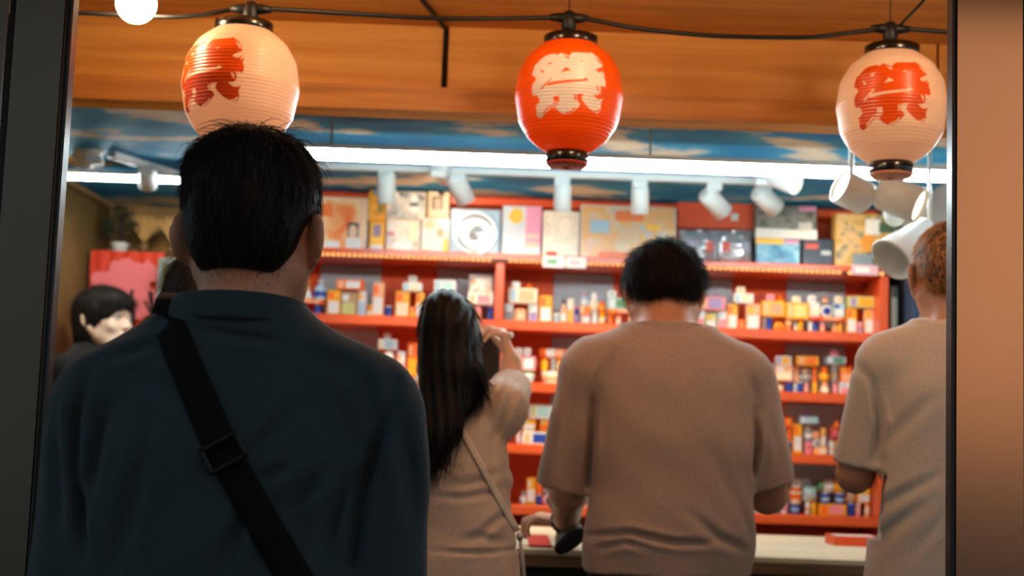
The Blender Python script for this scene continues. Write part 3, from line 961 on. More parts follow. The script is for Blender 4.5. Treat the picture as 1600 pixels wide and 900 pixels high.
placed = []
for (k, kind, u0, v0, u1, v1, c1, c2, c3) in ITEMS:
    c = P((u0 + u1) / 2, (v0 + v1) / 2, YI)
    w = (u1 - u0) / FPX * YI; h = (v1 - v0) / FPX * YI
    zb = c.z - h / 2
    base = BZ[k]; sup = None
    for q in placed:
        if q['k'] == k and abs(q['x'] - c.x) < (q['w'] + w) / 2 - 0.004 and q['top'] < zb + 0.025 and q['top'] > base:
            base = q['top']; sup = q
    if abs(zb - BZ[k]) < 0.012: base, sup = BZ[k], None
    h = max(0.008, c.z + h / 2 - base)
    placed.append(dict(k=k, kind=kind, x=c.x, w=w, h=h, base=base, top=base + h, sup=sup, c=(c1, c2, c3)))
def desc(q): return WORD.get(q['c'][0], q['c'][0]) + ' ' + NOUN[q['kind']].split(' lying')[0]
labels = {}
for i, q in enumerate(placed):
    lab = desc(q)
    if q['c'][1] != q['c'][0] and q['kind'] not in ('disc',):
        lab += ' with ' + WORD.get(q['c'][1], q['c'][1]) + {'box': ' label', 'plank': ' label', 'tube': ' cap', 'roll': ' label', 'cube': ' mark', 'cone': ' rim', 'pack': ' print', 'fig': ' head', 'cup': ' lid', 'jar': ' cap'}[q['kind']]
    if q['sup'] is not None:
        lab += ' on the ' + desc(q['sup']) + ', ' + SHELF_WORD[q['k']] + ' board'
    else:
        nb = min((p for p in placed if p is not q and p['k'] == q['k'] and p['sup'] is None), key=lambda p: abs(p['x'] - q['x']))
        lab += ' beside the ' + desc(nb) + ', ' + SHELF_WORD[q['k']] + ' board'
    q['lab'] = lab; labels.setdefault(lab, []).append(q)
for lab, qs in labels.items():
    if len(qs) > 1:
        for j, q in enumerate(qs):
            nb = sorted((p for p in placed if p is not q and p['k'] == q['k'] and p['kind'] != q['kind']), key=lambda p: abs(p['x'] - q['x']))
            q['lab'] = lab.rsplit(',', 1)[0] + ', near the ' + desc(nb[1]) + ', ' + SHELF_WORD[q['k']] + ' board'
for q in placed:
    ws = q['lab'].split()
    if len(ws) > 16: ws = [x for x in ws if x not in ('shaped', 'the')]; q['lab'] = ' '.join(ws)
    if len(ws) > 16: q['lab'] = ' '.join(x for x in ws if x not in ('candy', 'snack', 'small'))
cnt = {}
for q in placed: cnt[q['lab']] = cnt.get(q['lab'], 0) + 1
for q in placed:
    t = thing(NAME[q['kind']], q['lab'], NOUN[q['kind']].split()[-1] if q['kind'] not in ('roll', 'plank', 'cone') else {'roll': 'candy roll', 'plank': 'box', 'cone': 'topper'}[q['kind']], (q['x'], YI + 0.03, q['base']), 0,
              None if cnt[q['lab']] == 1 else 'look-alike prizes on the ' + SHELF_WORD[q['k']] + ' board')
    for (pn, mb, m) in prize(q['kind'], q['w'], q['h'], *q['c']):
        mb.build(pn, m, t)

# ------------------------------------------------------------------ large prizes on the uppermost board
def big(name, label, cat, u0, v0, u1, v1, cover, side, depth=0.07, base=None, Y=4.91, shapes=(), yaw=0.0):
    c = P((u0 + u1) / 2, (v0 + v1) / 2, Y)
    w = (u1 - u0) / FPX * Y; h = (v1 - v0) / FPX * Y
    zb = BZ[0] if base is None else base
    h = c.z + h / 2 - zb
    t = thing(name, label, cat, (c.x, Y + depth / 2, zb), yaw)
    MB().box((0, 0, h / 2), (w, depth, h), 0.003).build('carton', side, t)
    cv = MB().box((0, -depth / 2 - 0.001, h / 2), (w - 0.008, 0.002, h - 0.008)).build('cover', cover, t)
    dp_ = depth / 2
    for (pn, x0, y0, x1, y1, m) in shapes:     # fractions of the cover, y up; later ones lie on earlier ones
        dp_ += 0.0006
        if pn == 'round_print':
            rx = (x1 - x0) * w / 2; cy_ = (y0 + y1) / 2 * h; cx_ = ((x0 + x1) / 2 - 0.5) * w
            ry = (y1 - y0) * h / 2
            MB().poly([(cx_ + rx * math.cos(a), -dp_ - 0.002, cy_ + ry * math.sin(a)) for a in [2 * math.pi * i / 24 for i in range(24)]], (0, -0.0016, 0)).build('round_print', m, cv)
        else:
            MB().box((((x0 + x1) / 2 - 0.5) * w, -dp_ - 0.0028, (y0 + y1) / 2 * h), ((x1 - x0) * w, 0.0016, (y1 - y0) * h)).build(pn, m, cv)
    return t, zb + h


S = lambda n, c, r=0.35: mat('ink_' + n, c, r)
Wt, Or, Ye, Pk, Bl, Gy = S('white', (238, 234, 226)), S('orange', (244, 122, 50)), S('yellow', (250, 190, 50)), S('pink', (232, 150, 180)), S('blue', (90, 150, 190)), S('grey', (140, 140, 142))
Dk = S('dark', (30, 30, 34)); Sk = S('skin', (240, 196, 164)); Rd = S('red', (222, 60, 30)); Pb = S('paleblue', (176, 204, 220)); Be = S('beige', (226, 190, 148))
big('game_box', 'white framed game box with an orange sunburst print and a small portrait', 'box', 480, 307, 574, 389, print_mat('cover_sunburst', [(240, 96, 40), (246, 150, 84), (252, 214, 160), (244, 190, 170), (236, 120, 70)], 9, 1.0), Wt,
    shapes=(('portrait_hair', 0.68, 0.26, 0.86, 0.52, S('hair', (60, 44, 40))), ('round_print', 0.70, 0.22, 0.84, 0.48, Sk), ('portrait_dress', 0.66, 0.0, 0.92, 0.22, Wt), ('caption', 0.3, 0.02, 0.55, 0.16, Wt), ('emblem', 0.1, 0.62, 0.42, 0.86, Or)))
_, z1 = big('toy_carton', 'yellow toy carton with a small lilac window under a yellow gift carton', 'box', 577, 346, 601, 391, Ye, S('yellow_side', (236, 160, 50)), 0.06, shapes=(('window', 0.25, 0.5, 0.75, 0.9, S('lilac', (150, 120, 150))), ('caption', 0.1, 0.04, 0.9, 0.2, Wt)))
big('gift_carton', 'tall amber gift carton with a leafy print, on the small yellow toy carton', 'box', 575, 295, 603, 346, print_mat('cover_amber', [(90, 110, 60), (244, 160, 30), (250, 176, 50), (246, 150, 30)], 22, 3.0), S('yellow_side', ()), 0.05, base=z1, shapes=(('tag_print', 0.3, 0.82, 0.7, 0.96, Bl),))
_, z1 = big('plastic_toy_box', 'clear fronted toy box with pale plastic tableware, below a silver toy tray', 'box', 603, 344, 656, 391, print_mat('cover_plastic', [(176, 120, 90), (232, 206, 180), (238, 230, 220), (206, 196, 190)], 20, 5.0, 0.1), Wt, 0.07,
    shapes=(('round_print', 0.2, 0.02, 0.8, 0.34, Wt), ('caption', 0.05, 0.5, 0.25, 0.62, S('rose', (190, 110, 110))), ('bow_print', 0.72, 0.4, 0.9, 0.9, S('cream', (252, 232, 190)))))
big('toy_tray_box', 'cream box holding a silver toy with white domes, on the clear fronted toy box', 'box', 603, 298, 666, 344, print_mat('cover_silver', [(90, 84, 90), (190, 184, 180), (230, 214, 196), (236, 226, 214)], 20, 7.0, 0.12), Be, 0.06, base=z1,
    shapes=(('round_print', 0.56, 0.3, 0.86, 0.5, Wt), ('round_print', 0.1, 0.7, 0.32, 0.95, Wt), ('round_print', 0.62, 0.62, 0.8, 0.86, Wt), ('dark_print', 0.6, 0.48, 0.8, 0.6, S('slate', (90, 84, 96)))))
_, z1 = big('sweets_carton', 'pale sweets carton with orange blobs next to the silver disc box', 'box', 658, 340, 702, 392, print_mat('cover_pale', [(246, 170, 90), (214, 214, 206), (222, 214, 200), (240, 190, 150)], 16, 9.0), Wt, 0.07, shapes=(('round_print', 0.55, 0.45, 0.82, 0.72, S('coral', (236, 150, 110))), ('edge_print', 0.82, 0.0, 0.98, 0.4, Ye)))
big('window_carton', 'beige carton with two raised ears and a square window, on the pale sweets carton', 'box', 668, 303, 702, 340, Be, Be, 0.05, base=z1, shapes=(('window', 0.2, 0.35, 0.72, 0.95, S('brown_window', (120, 84, 60))), ('toy_print', 0.32, 0.4, 0.6, 0.8, S('tan', (190, 150, 116))), ('ear_print', 0.0, 0.9, 0.5, 1.08, Be), ('ear_print', 0.76, 0.9, 1.0, 1.08, Be)))
t, _ = big('disc_box', 'pale blue square box with a large shiny silver disc', 'box', 703, 326, 782, 394, S('pale_blue_board', (160, 186, 206)), Pb, 0.06)
rr = 35 / FPX * 4.91
zc_ = 0.5 * ((394 - 326) / FPX * 4.91)
MB().lathe([(rr, 0.0), (rr, 0.004), (rr * 0.93, 0.010), (rr * 0.86, 0.004), (rr * 0.5, 0.003), (rr * 0.14, 0.004), (rr * 0.1, 0.008), (0.0, 0.009)], 48, (0, -0.032, zc_), Matrix.Rotation(math.pi / 2, 3, 'X'), True, False).build('disc', mat('silver_disc', (232, 238, 242), 0.28, 0.75), t)
big('picture_box', 'pale box with a yellow circle and a pink side panel', 'box', 784, 321, 846, 397, print_mat('cover_mixed', [(230, 190, 130), (214, 220, 226), (206, 212, 222), (240, 214, 170)], 24, 11.0), Pb, 0.05,
    shapes=(('side_print', 0.6, 0.2, 1.0, 0.98, Pk), ('round_print', 0.18, 0.64, 0.52, 0.93, Ye), ('caption', 0.62, 0.36, 0.94, 0.44, S('peach', (250, 190, 160))), ('caption', 0.62, 0.18, 0.96, 0.28, S('peach', ()))))
big('doll_box', 'pale pink and cream toy box beside the large beige board game', 'box', 848, 329, 905, 401, print_mat('cover_cream', [(196, 206, 216), (238, 214, 186), (250, 236, 214), (232, 196, 160)], 22, 13.0), Wt, 0.06, shapes=(('round_print', 0.45, 0.45, 0.78, 0.85, S('glowcream', (254, 238, 214))), ('caption', 0.1, 0.04, 0.4, 0.12, Rd)))
big('board_game_box', 'large beige and orange board game box with a portrait corner', 'box', 906, 321, 1057, 404, print_mat('cover_board', [(196, 206, 212), (246, 190, 120), (240, 176, 110), (236, 204, 160), (190, 196, 204)], 13, 15.0), Wt, 0.06,
    shapes=(('title_print', 0.36, 0.72, 0.66, 0.9, Or), ('caption', 0.68, 0.55, 0.84, 0.68, Ye), ('round_print', 0.05, 0.14, 0.17, 0.38, Sk), ('title_print', 0.2, 0.02, 0.6, 0.14, Or), ('photo_print', 0.1, 0.48, 0.3, 0.72, Pb), ('photo_print', 0.4, 0.3, 0.62, 0.62, Be)))
M_foil = mat('silver_foil', (216, 214, 218), 0.22, 0.65, bump=(50, 0.9))
for i, (u0, u1, lab) in enumerate(((1062, 1092, 'silver foil snack bag next to the beige board game box'), (1090, 1120, 'silver foil snack bag with a red corner between two silver bags'), (1118, 1148, 'silver foil snack bag with a red badge beside the grey box'), (1146, 1178, 'silver foil snack bag leaning against the yellow topped car kit'))):
    c = P((u0 + u1) / 2, 384, 4.92); w = (u1 - u0) / FPX * 4.92; h = c.z + 26 / FPX * 4.92 - BZ[0]
    t = thing('foil_bag', lab, 'snack bag', (c.x, 4.95, BZ[0]), (i % 2 - 0.5) * 0.2)
    n = 14; vs = []; fs = []
    rnd = np.random.RandomState(i)
    for k in range(n + 1):
        for a in range(n + 1):
            e = (math.sin(math.pi * k / n) * math.sin(math.pi * a / n)) ** 0.5
            for sg in (-1, 1): vs.append(((a / n - 0.5) * w, sg * (0.022 * e + 0.004 * e * rnd.randn()), k / n * h))
    m_ = 2 * (n + 1)
    for k in range(n):
        for a in range(n):
            q = k * m_ + 2 * a
            fs.append((q, q + 2, q + m_ + 2, q + m_)); fs.append((q + 1, q + m_ + 1, q + m_ + 3, q + 3))
    MB().add(vs, fs, True).build('bag', M_foil, t)
    MB().box((0, 0, h - 0.004), (w, 0.003, 0.009), 0.001).build('top_seal', M_foil, t)
    MB().box((w * 0.1, -0.026, h * 0.5), (w * 0.4, 0.003, h * 0.3), 0.001).build('badge', Rd if i in (1, 2) else S('lilac_grey', (150, 146, 170)), t)
_, z1 = big('car_kit_box', 'blue car model kit box with a yellow band on its upper edge', 'box', 1180, 372, 1251, 413, print_mat('cover_car', [(16, 60, 110), (60, 140, 180), (150, 200, 220), (30, 90, 140)], 12, 17.0, stretch=(1, 1, 2)), S('navy', (26, 40, 60)), 0.07, shapes=(('band', 0.0, 0.78, 0.62, 0.98, Ye), ('caption', 0.66, 0.82, 0.96, 0.94, Pk)))
big('model_kit_box', 'dark model kit box with a red stripe beside the blue car kit', 'box', 1253, 372, 1303, 414, print_mat('cover_dark', [(20, 24, 34), (44, 52, 66), (70, 60, 70), (24, 28, 38)], 14, 19.0), Dk, 0.07, shapes=(('stripe_print', 0.1, 0.62, 0.5, 0.8, S('brick', (200, 80, 66))), ('caption', 0.6, 0.42, 0.9, 0.56, S('lightgrey', (190, 196, 200)))))
big('landscape_kit_box', 'grey landscape print kit box with a white lower band, lying on two kit boxes', 'box', 1180, 320, 1277, 372, print_mat('cover_land', [(40, 44, 40), (96, 96, 84), (150, 146, 134), (60, 62, 56)], 12, 21.0), S('gr', (120, 116, 108)), 0.07, base=z1, shapes=(('band', 0.0, 0.0, 1.0, 0.28, Wt), ('caption', 0.7, 0.84, 0.98, 0.98, Pk), ('white_print', 0.7, 0.24, 0.92, 0.5, S('paper', (206, 202, 192)))))
big('map_box', 'large yellow and green patchwork print box with a white hat shape', 'box', 1304, 333, 1400, 416, print_mat('cover_map', [(50, 66, 52), (180, 150, 90), (216, 172, 96), (226, 186, 130), (110, 120, 100), (190, 90, 50)], 11, 23.0), S('ochre', (190, 150, 80)), 0.06,
    shapes=(('round_print', 0.42, 0.3, 0.68, 0.62, S('amber', (226, 150, 50))), ('hat_print', 0.5, 0.62, 0.74, 0.9, Wt), ('leaf_print', 0.72, 0.66, 0.98, 0.84, S('leaf', (64, 92, 66))), ('photo_print', 0.3, 0.04, 0.62, 0.26, S('bluegrey', (130, 150, 160)))))
# sign board on the back panel and price cards on the lip
t = thing('sign_board', 'plain red sign board with a small white square behind the foil bags', 'sign', (P(1118, 336, 4.98).x, 4.977, P(1118, 358, 4.98).z))
w = 120 / FPX * 5.0; h = 42 / FPX * 5.0
MB().box((0, 0, h / 2), (w, 0.012, h), 0.002).build('board', mat('sign_red', (240, 80, 12), 0.4), t)
MB().box((0.066, -0.008, h * 0.46), (0.026, 0.004, 0.026), 0.001).build('switch_plate', Wt, t)
MB().box((0, 0.064, h * 0.4), (0.03, 0.118, 0.02)).build('bracket', M_red, t)
for (u0, v0, u1, v1, lab, c1, c2) in ((848, 400, 882, 418, 'white price card with a green patch hanging on the red board lip', Wt, S('mossy', (130, 170, 130))), (884, 402, 916, 419, 'white price card with a rosy patch hanging on the red board lip', Wt, S('rosy', (232, 190, 190))), (1330, 414, 1372, 430, 'pink lined label card on the red board lip below the patchwork box', S('pinkish', (222, 176, 186)), Wt)):
    c = P((u0 + u1) / 2, (v0 + v1) / 2, YF - 0.008); w = (u1 - u0) / FPX * YF; h = (v1 - v0) / FPX * YF
    t = thing('price_card', lab, 'card', (c.x, YF - 0.0085, c.z))
    MB().box((0, 0, 0), (w, 0.003, h)).build('card', c1, t)
    MB().box((-w * 0.08, -0.002, 0.0), (w * 0.5, 0.001, h * 0.5)).build('print', c2, t)
    MB().box((0, 0.003, h * 0.3), (w * 0.3, 0.004, h * 0.3)).build('clip', M_white, t)

# grey post at the shelf end
pe = P(1386, 470, 4.88)
t = thing('grey_post', 'slim grey post with a dark cap at the end of the red shelf', 'post', (pe.x + 0.012, 4.83, 0))
zt_ = P(1386, 447, 4.83).z
MB().box((0, 0, zt_ / 2 - 0.015), (0.018, 0.018, zt_ - 0.03), 0.002).build('shaft', mat('post_grey', (120, 122, 120), 0.5), t)
MB().box((0, 0, zt_ - 0.02), (0.022, 0.022, 0.04), 0.003).build('cap', mat('post_dark', (36, 40, 44), 0.5), t)

# ------------------------------------------------------------------ counter
CZ = 0.98
CY0, CY1 = 3.56, 4.45
CX0, CX1 = -0.62, 1.34
ct = thing('counter', 'shooting counter with a pale slatted wooden top and dark front', 'counter', ((CX0 + CX1) / 2, (CY0 + CY1) / 2, 0))
W_top = wood_mat('pale_counter_wood', (216, 196, 156), (240, 226, 194), 'x', 1.0, 0.35)
o = Vector(((CX0 + CX1) / 2, (CY0 + CY1) / 2, 0))
nS = 14; sd = (CY1 - CY0) / nS
for k in range(nS):
    MB().box(Vector(((CX0 + CX1) / 2, CY0 + sd * (k + 0.5), CZ - 0.008)) - o, (CX1 - CX0, sd - 0.003, 0.016), 0.0025).build('slat', W_top, ct)
MB().box(Vector(((CX0 + CX1) / 2, (CY0 + CY1) / 2 + 0.004, CZ - 0.03)) - o, (CX1 - CX0, CY1 - CY0, 0.03), 0.002).build('top_core', wood_mat('counter_edge', (110, 84, 56), (140, 110, 76), 'x'), ct)
MB().box(Vector(((CX0 + CX1) / 2, (CY0 + CY1) / 2 + 0.02, (CZ - 0.046) / 2)) - o, (CX1 - CX0 - 0.04, CY1 - CY0 - 0.06, CZ - 0.046), 0.003).build('front', mat('counter_dark', (26, 22, 20), 0.6), ct)
a = P(846, 850, CY0)
tag(MB().box((a.x, (CY0 + CY1) / 2 - 0.2, CZ + 0.0015), (0.058, 0.45, 0.003), 0.001).build('counter_mat', mat('mat_red', (196, 52, 30), 0.6, bump=(80, 0.3))), 'narrow red mat lying on the counter under the gripping hand', 'mat')
q = P(1330, 845, 4.05)
t = thing('cork_tray', 'shallow orange red tray on the counter beside the ginger haired man', 'tray', (q.x + 0.02, 4.1, CZ), 0.04)
MB().box((0, 0, 0.004), (0.13, 0.10, 0.006), 0.001).build('base', mat('tray_orange', (224, 74, 20), 0.45), t)
for (x, y_, w, d_) in ((-0.066, 0, 0.005, 0.104), (0.066, 0, 0.005, 0.104), (0, -0.052, 0.137, 0.005), (0, 0.052, 0.137, 0.005)):
    MB().box((x, y_, 0.0145), (w, d_, 0.027), 0.001).build('side', mat('tray_orange'), t)
MB().box((0, 0, 0.017), (0.12, 0.09, 0.02), 0.003).build('paper', mat('tray_paper', (226, 214, 206), 0.6), t)
q = P(921, 822, 3.86)
t = thing('small_dish', 'small white dish on the counter beside the toy rifle', 'dish', (q.x, 3.86, CZ))
MB().lathe([(0.012, 0), (0.016, 0.002), (0.026, 0.014), (0.028, 0.022), (0.026, 0.022), (0.020, 0.010), (0.0, 0.006)], 28, cap=False).build('bowl', mat('dish_white', (206, 224, 228), 0.2), t)
MB().ball((0.004, 0, 0.014), (0.012, 0.012, 0.009)).build('cork', mat('cork', (190, 170, 140), 0.8), t)

# ------------------------------------------------------------------ left corner: banner, plant, picture
zb = P(180, 391, 5.2).z
x0b, x1b = X_L + 0.02, P(252, 450, 5.2).x
t = thing('banner', 'red cloth banner with pink blossom trees on the left partition', 'banner', ((x0b + x1b) / 2, 5.24, 0))
Wb = x1b - x0b; zlow = 0.9
vs = []; fs = []; nx_, nz_ = 40, 8
for k in range(nz_ + 1):
    for i in range(nx_ + 1):
        vs.append(((i / nx_ - 0.5) * Wb, 0.010 * math.sin(i * 0.8) * (1 - 0.7 * k / nz_) - 0.02, zlow + (zb - zlow) * k / nz_))
for k in range(nz_):
    for i in range(nx_):
        q = k * (nx_ + 1) + i; fs.append((q, q + 1, q + nx_ + 2, q + nx_ + 1))
MB().add(vs, fs, True).build('cloth', mat('banner_red', (206, 52, 16), 0.75, bump=(300, 0.2)), t)
MB().box((0, 0.02, zb / 2), (Wb, 0.04, zb), 0.003).build('partition', mat('partition_brown', (80, 50, 30), 0.7), t)
o = Vector(((x0b + x1b) / 2, 5.24, 0))
rn = random.Random(3)
mb = MB()
def clump(u, v, r_, n):
    for _ in range(n):
        a = rn.uniform(0, 6.28); d_ = r_ * math.sqrt(rn.random())
        p = P(u + d_ * math.cos(a), v + d_ * 0.7 * math.sin(a), 5.2) - o
        rr = rn.uniform(0.012, 0.026)
        if p.x < -Wb / 2 + 0.03: continue
        mb.poly([(p.x + rr * (1 + 0.2 * math.sin(5 * b_)) * math.cos(b_), -0.034 - rn.random() * 0.001, p.z + rr * (1 + 0.2 * math.sin(5 * b_)) * math.sin(b_)) for b_ in [i * math.pi / 8 for i in range(16)]], (0, -0.001, 0))
for (u, v, r_, n) in ((160, 440, 20, 26), (190, 425, 22, 30), (220, 430, 22, 34), (210, 452, 18, 22), (135, 452, 16, 18), (228, 465, 12, 14), (115, 460, 12, 10), (222, 485, 10, 10)):
    clump(u, v, r_, n)
mb.build('blossom_print', mat('blossom_pink', (226, 110, 112), 0.7), t, 'stuff')
def bp(*pp): return [Vector((( P(u, v, 5.2) - o).x, -0.034, (P(u, v, 5.2) - o).z)) for u, v in pp]
for path, r_ in ((((206, 520), (208, 490), (204, 468), (206, 452)), 0.008), (((207, 492), (196, 475), (190, 462)), 0.005), (((232, 520), (238, 485), (234, 455)), 0.009), (((236, 490), (225, 470)), 0.005), (((196, 500), (206, 512)), 0.005)):
    MB().tube(bp(*path), r_, 6).build('branch_print', mat('branch_dark', (30, 18, 16), 0.7), t)
# framed picture behind the black haired figure
q0, q1 = P(247, 402, 5.1), P(312, 500, 5.1)
t = thing('framed_picture', 'grey framed picture standing beside the red blossom banner', 'picture', ((q0.x + q1.x) / 2, 5.13, 0))
MB().box((0, 0, q0.z / 2), (0.04, 0.02, q0.z)).build('stand', mat('frame_grey', (110, 112, 108), 0.5), t)
MB().box((0, -0.02, (q0.z + q1.z) / 2), (q1.x - q0.x, 0.02, q0.z - q1.z), 0.003).build('frame', mat('frame_grey'), t)
MB().box((0, -0.032, (q0.z + q1.z) / 2), (q1.x - q0.x - 0.04, 0.006, q0.z - q1.z - 0.04)).build('print', print_mat('cover_frame', [(60, 62, 44), (96, 84, 50), (120, 126, 110)], 12, 31.0), t)
# small pine in a white pot on the partition
q = P(187, 388, 5.26)
t = thing('potted_pine', 'small dark bushy pine in a white pot on top of the partition', 'plant', (q.x, 5.26, zb))
MB().lathe([(0.020, 0), (0.026, 0.004), (0.034, 0.03), (0.036, 0.034), (0.030, 0.034), (0.028, 0.028), (0.0, 0.027)], 18, cap=False).build('pot', mat('pot_white', (206, 204, 196), 0.4), t)
MB().tube([(0, 0, 0.026), (0.005, 0, 0.06), (-0.008, 0, 0.11), (0.0, 0, 0.15)], [0.007, 0.006, 0.005, 0.003], 8).build('trunk', mat('bark', (50, 36, 26), 0.9), t)
mb = MB()
for (x, z, r_) in ((-0.03, 0.075, 0.035), (0.035, 0.085, 0.032), (-0.015, 0.115, 0.036), (0.02, 0.13, 0.03), (-0.006, 0.155, 0.026), (0.055, 0.10, 0.018), (-0.05, 0.095, 0.02)):
    for _ in range(150):
        v_ = Vector((rn.gauss(0, 1), rn.gauss(0, 1), rn.gauss(0, 0.7))).normalized()
        p0 = Vector((x, 0, z)) + v_ * r_ * rn.random() ** 0.5
        p1 = p0 + (v_ + Vector((0, 0, 0.5))).normalized() * rn.uniform(0.010, 0.018)
        w_ = v_.orthogonal().normalized() * 0.0022
        i0 = len(mb.v); mb.v += [tuple(p0 - w_), tuple(p0 + w_), tuple(p1)]; mb.f.append((i0, i0 + 1, i0 + 2)); mb.sm.append(False)
mb.build('needles', mat('needle_green', (38, 46, 26), 0.7), t, 'stuff')
# dried grass sprays beside it
for j, (u, lab) in enumerate(((226, 'dried straw coloured grass spray beside the potted pine'), (270, 'dried straw coloured grass spray behind the tall man\'s ear'))):
    q = P(u, 388, 5.28)
    t = thing('dried_grass', lab, 'plant', (q.x, 5.27, zb))
    MB().lathe([(0.016, 0), (0.020, 0.02), (0.016, 0.04)], 14).build('vase', mat('vase_brown', (110, 76, 40), 0.5), t)
    mb = MB()
    for _ in range(160):
        a = rn.uniform(-0.6, 0.6); L_ = rn.uniform(0.06, 0.11)
        p0 = Vector((0, 0, 0.038)); p1 = Vector((math.sin(a) * L_, rn.uniform(-0.02, 0.02), 0.038 + math.cos(a) * L_)); p2 = p1 + Vector((math.sin(a) * 0.02, 0, -0.014))
        w_ = Vector((0.0016, 0, 0.0008)); i0 = len(mb.v)
        mb.v += [tuple(p0), tuple(p1 - w_), tuple(p1 + w_), tuple(p2)]; mb.f += [(i0, i0 + 1, i0 + 2), (i0 + 1, i0 + 3, i0 + 2)]; mb.sm += [False, False]
    mb.build('stalks', mat('straw', (190, 146, 84), 0.8), t, 'stuff')
# ------------------------------------------------------------------ people: smooth-blended volumes turned into one skin
def rc(a, b, ra, rb):
    a = np.array(a, np.float32); b = np.array(b, np.float32)
    m = max(ra, rb); lo = np.minimum(a, b) - m; hi = np.maximum(a, b) + m
    ba = b - a; L2 = float(ba @ ba) + 1e-9
    def f(X, Y, Z):
        px, py, pz = X - a[0], Y - a[1], Z - a[2]
        t = np.clip((px * ba[0] + py * ba[1] + pz * ba[2]) / L2, 0, 1)
        return np.sqrt((px - t * ba[0]) ** 2 + (py - t * ba[1]) ** 2 + (pz - t * ba[2]) ** 2) - (ra + (rb - ra) * t)
    return f, lo, hi


def el(c, r, R=None):
    c = np.array(c, np.float32); r = np.array(r, np.float32)
    R = np.eye(3, dtype=np.float32) if R is None else np.array(R, np.float32)
    ext = np.sqrt(((R * r[None, :]) ** 2).sum(1))
    def f(X, Y, Z):
        dx, dy, dz = X - c[0], Y - c[1], Z - c[2]
        q = [R[0, i] * dx + R[1, i] * dy + R[2, i] * dz for i in range(3)]
        k0 = np.sqrt((q[0] / r[0]) ** 2 + (q[1] / r[1]) ** 2 + (q[2] / r[2]) ** 2)
        k1 = np.sqrt((q[0] / r[0] ** 2) ** 2 + (q[1] / r[1] ** 2) ** 2 + (q[2] / r[2] ** 2) ** 2) + 1e-6
        return k0 * (k0 - 1) / k1
    return f, c - ext, c + ext


def loft(lv, n=2.5):
    """levels (z, cx, cy, half width, half depth)"""
    lv = sorted(lv); A = np.array(lv, np.float32)
    zz = np.linspace(A[0, 0], A[-1, 0], 160)
    cols = []
    for j in range(1, 5):
        c = np.interp(zz, A[:, 0], A[:, j])
        for _ in range(40): c[1:-1] = (c[:-2] + 2 * c[1:-1] + c[2:]) / 4
        cols.append(c)
    lo = np.array([(A[:, 1] - A[:, 3]).min(), (A[:, 2] - A[:, 4]).min(), A[0, 0]]); hi = np.array([(A[:, 1] + A[:, 3]).max(), (A[:, 2] + A[:, 4]).max(), A[-1, 0]])
    def f(X, Y, Z):
        zf = np.clip(Z, zz[0], zz[-1])
        cx, cy, a, b = [np.interp(zf, zz, c).astype(np.float32) for c in cols]
        k = ((np.abs(X - cx) / a) ** n + (np.abs(Y - cy) / b) ** n) ** (1 / n)
        d = (k - 1) * np.minimum(a, b)
        return np.maximum(d, np.maximum(zz[0] - Z, Z - zz[-1]))
    return f, lo, hi


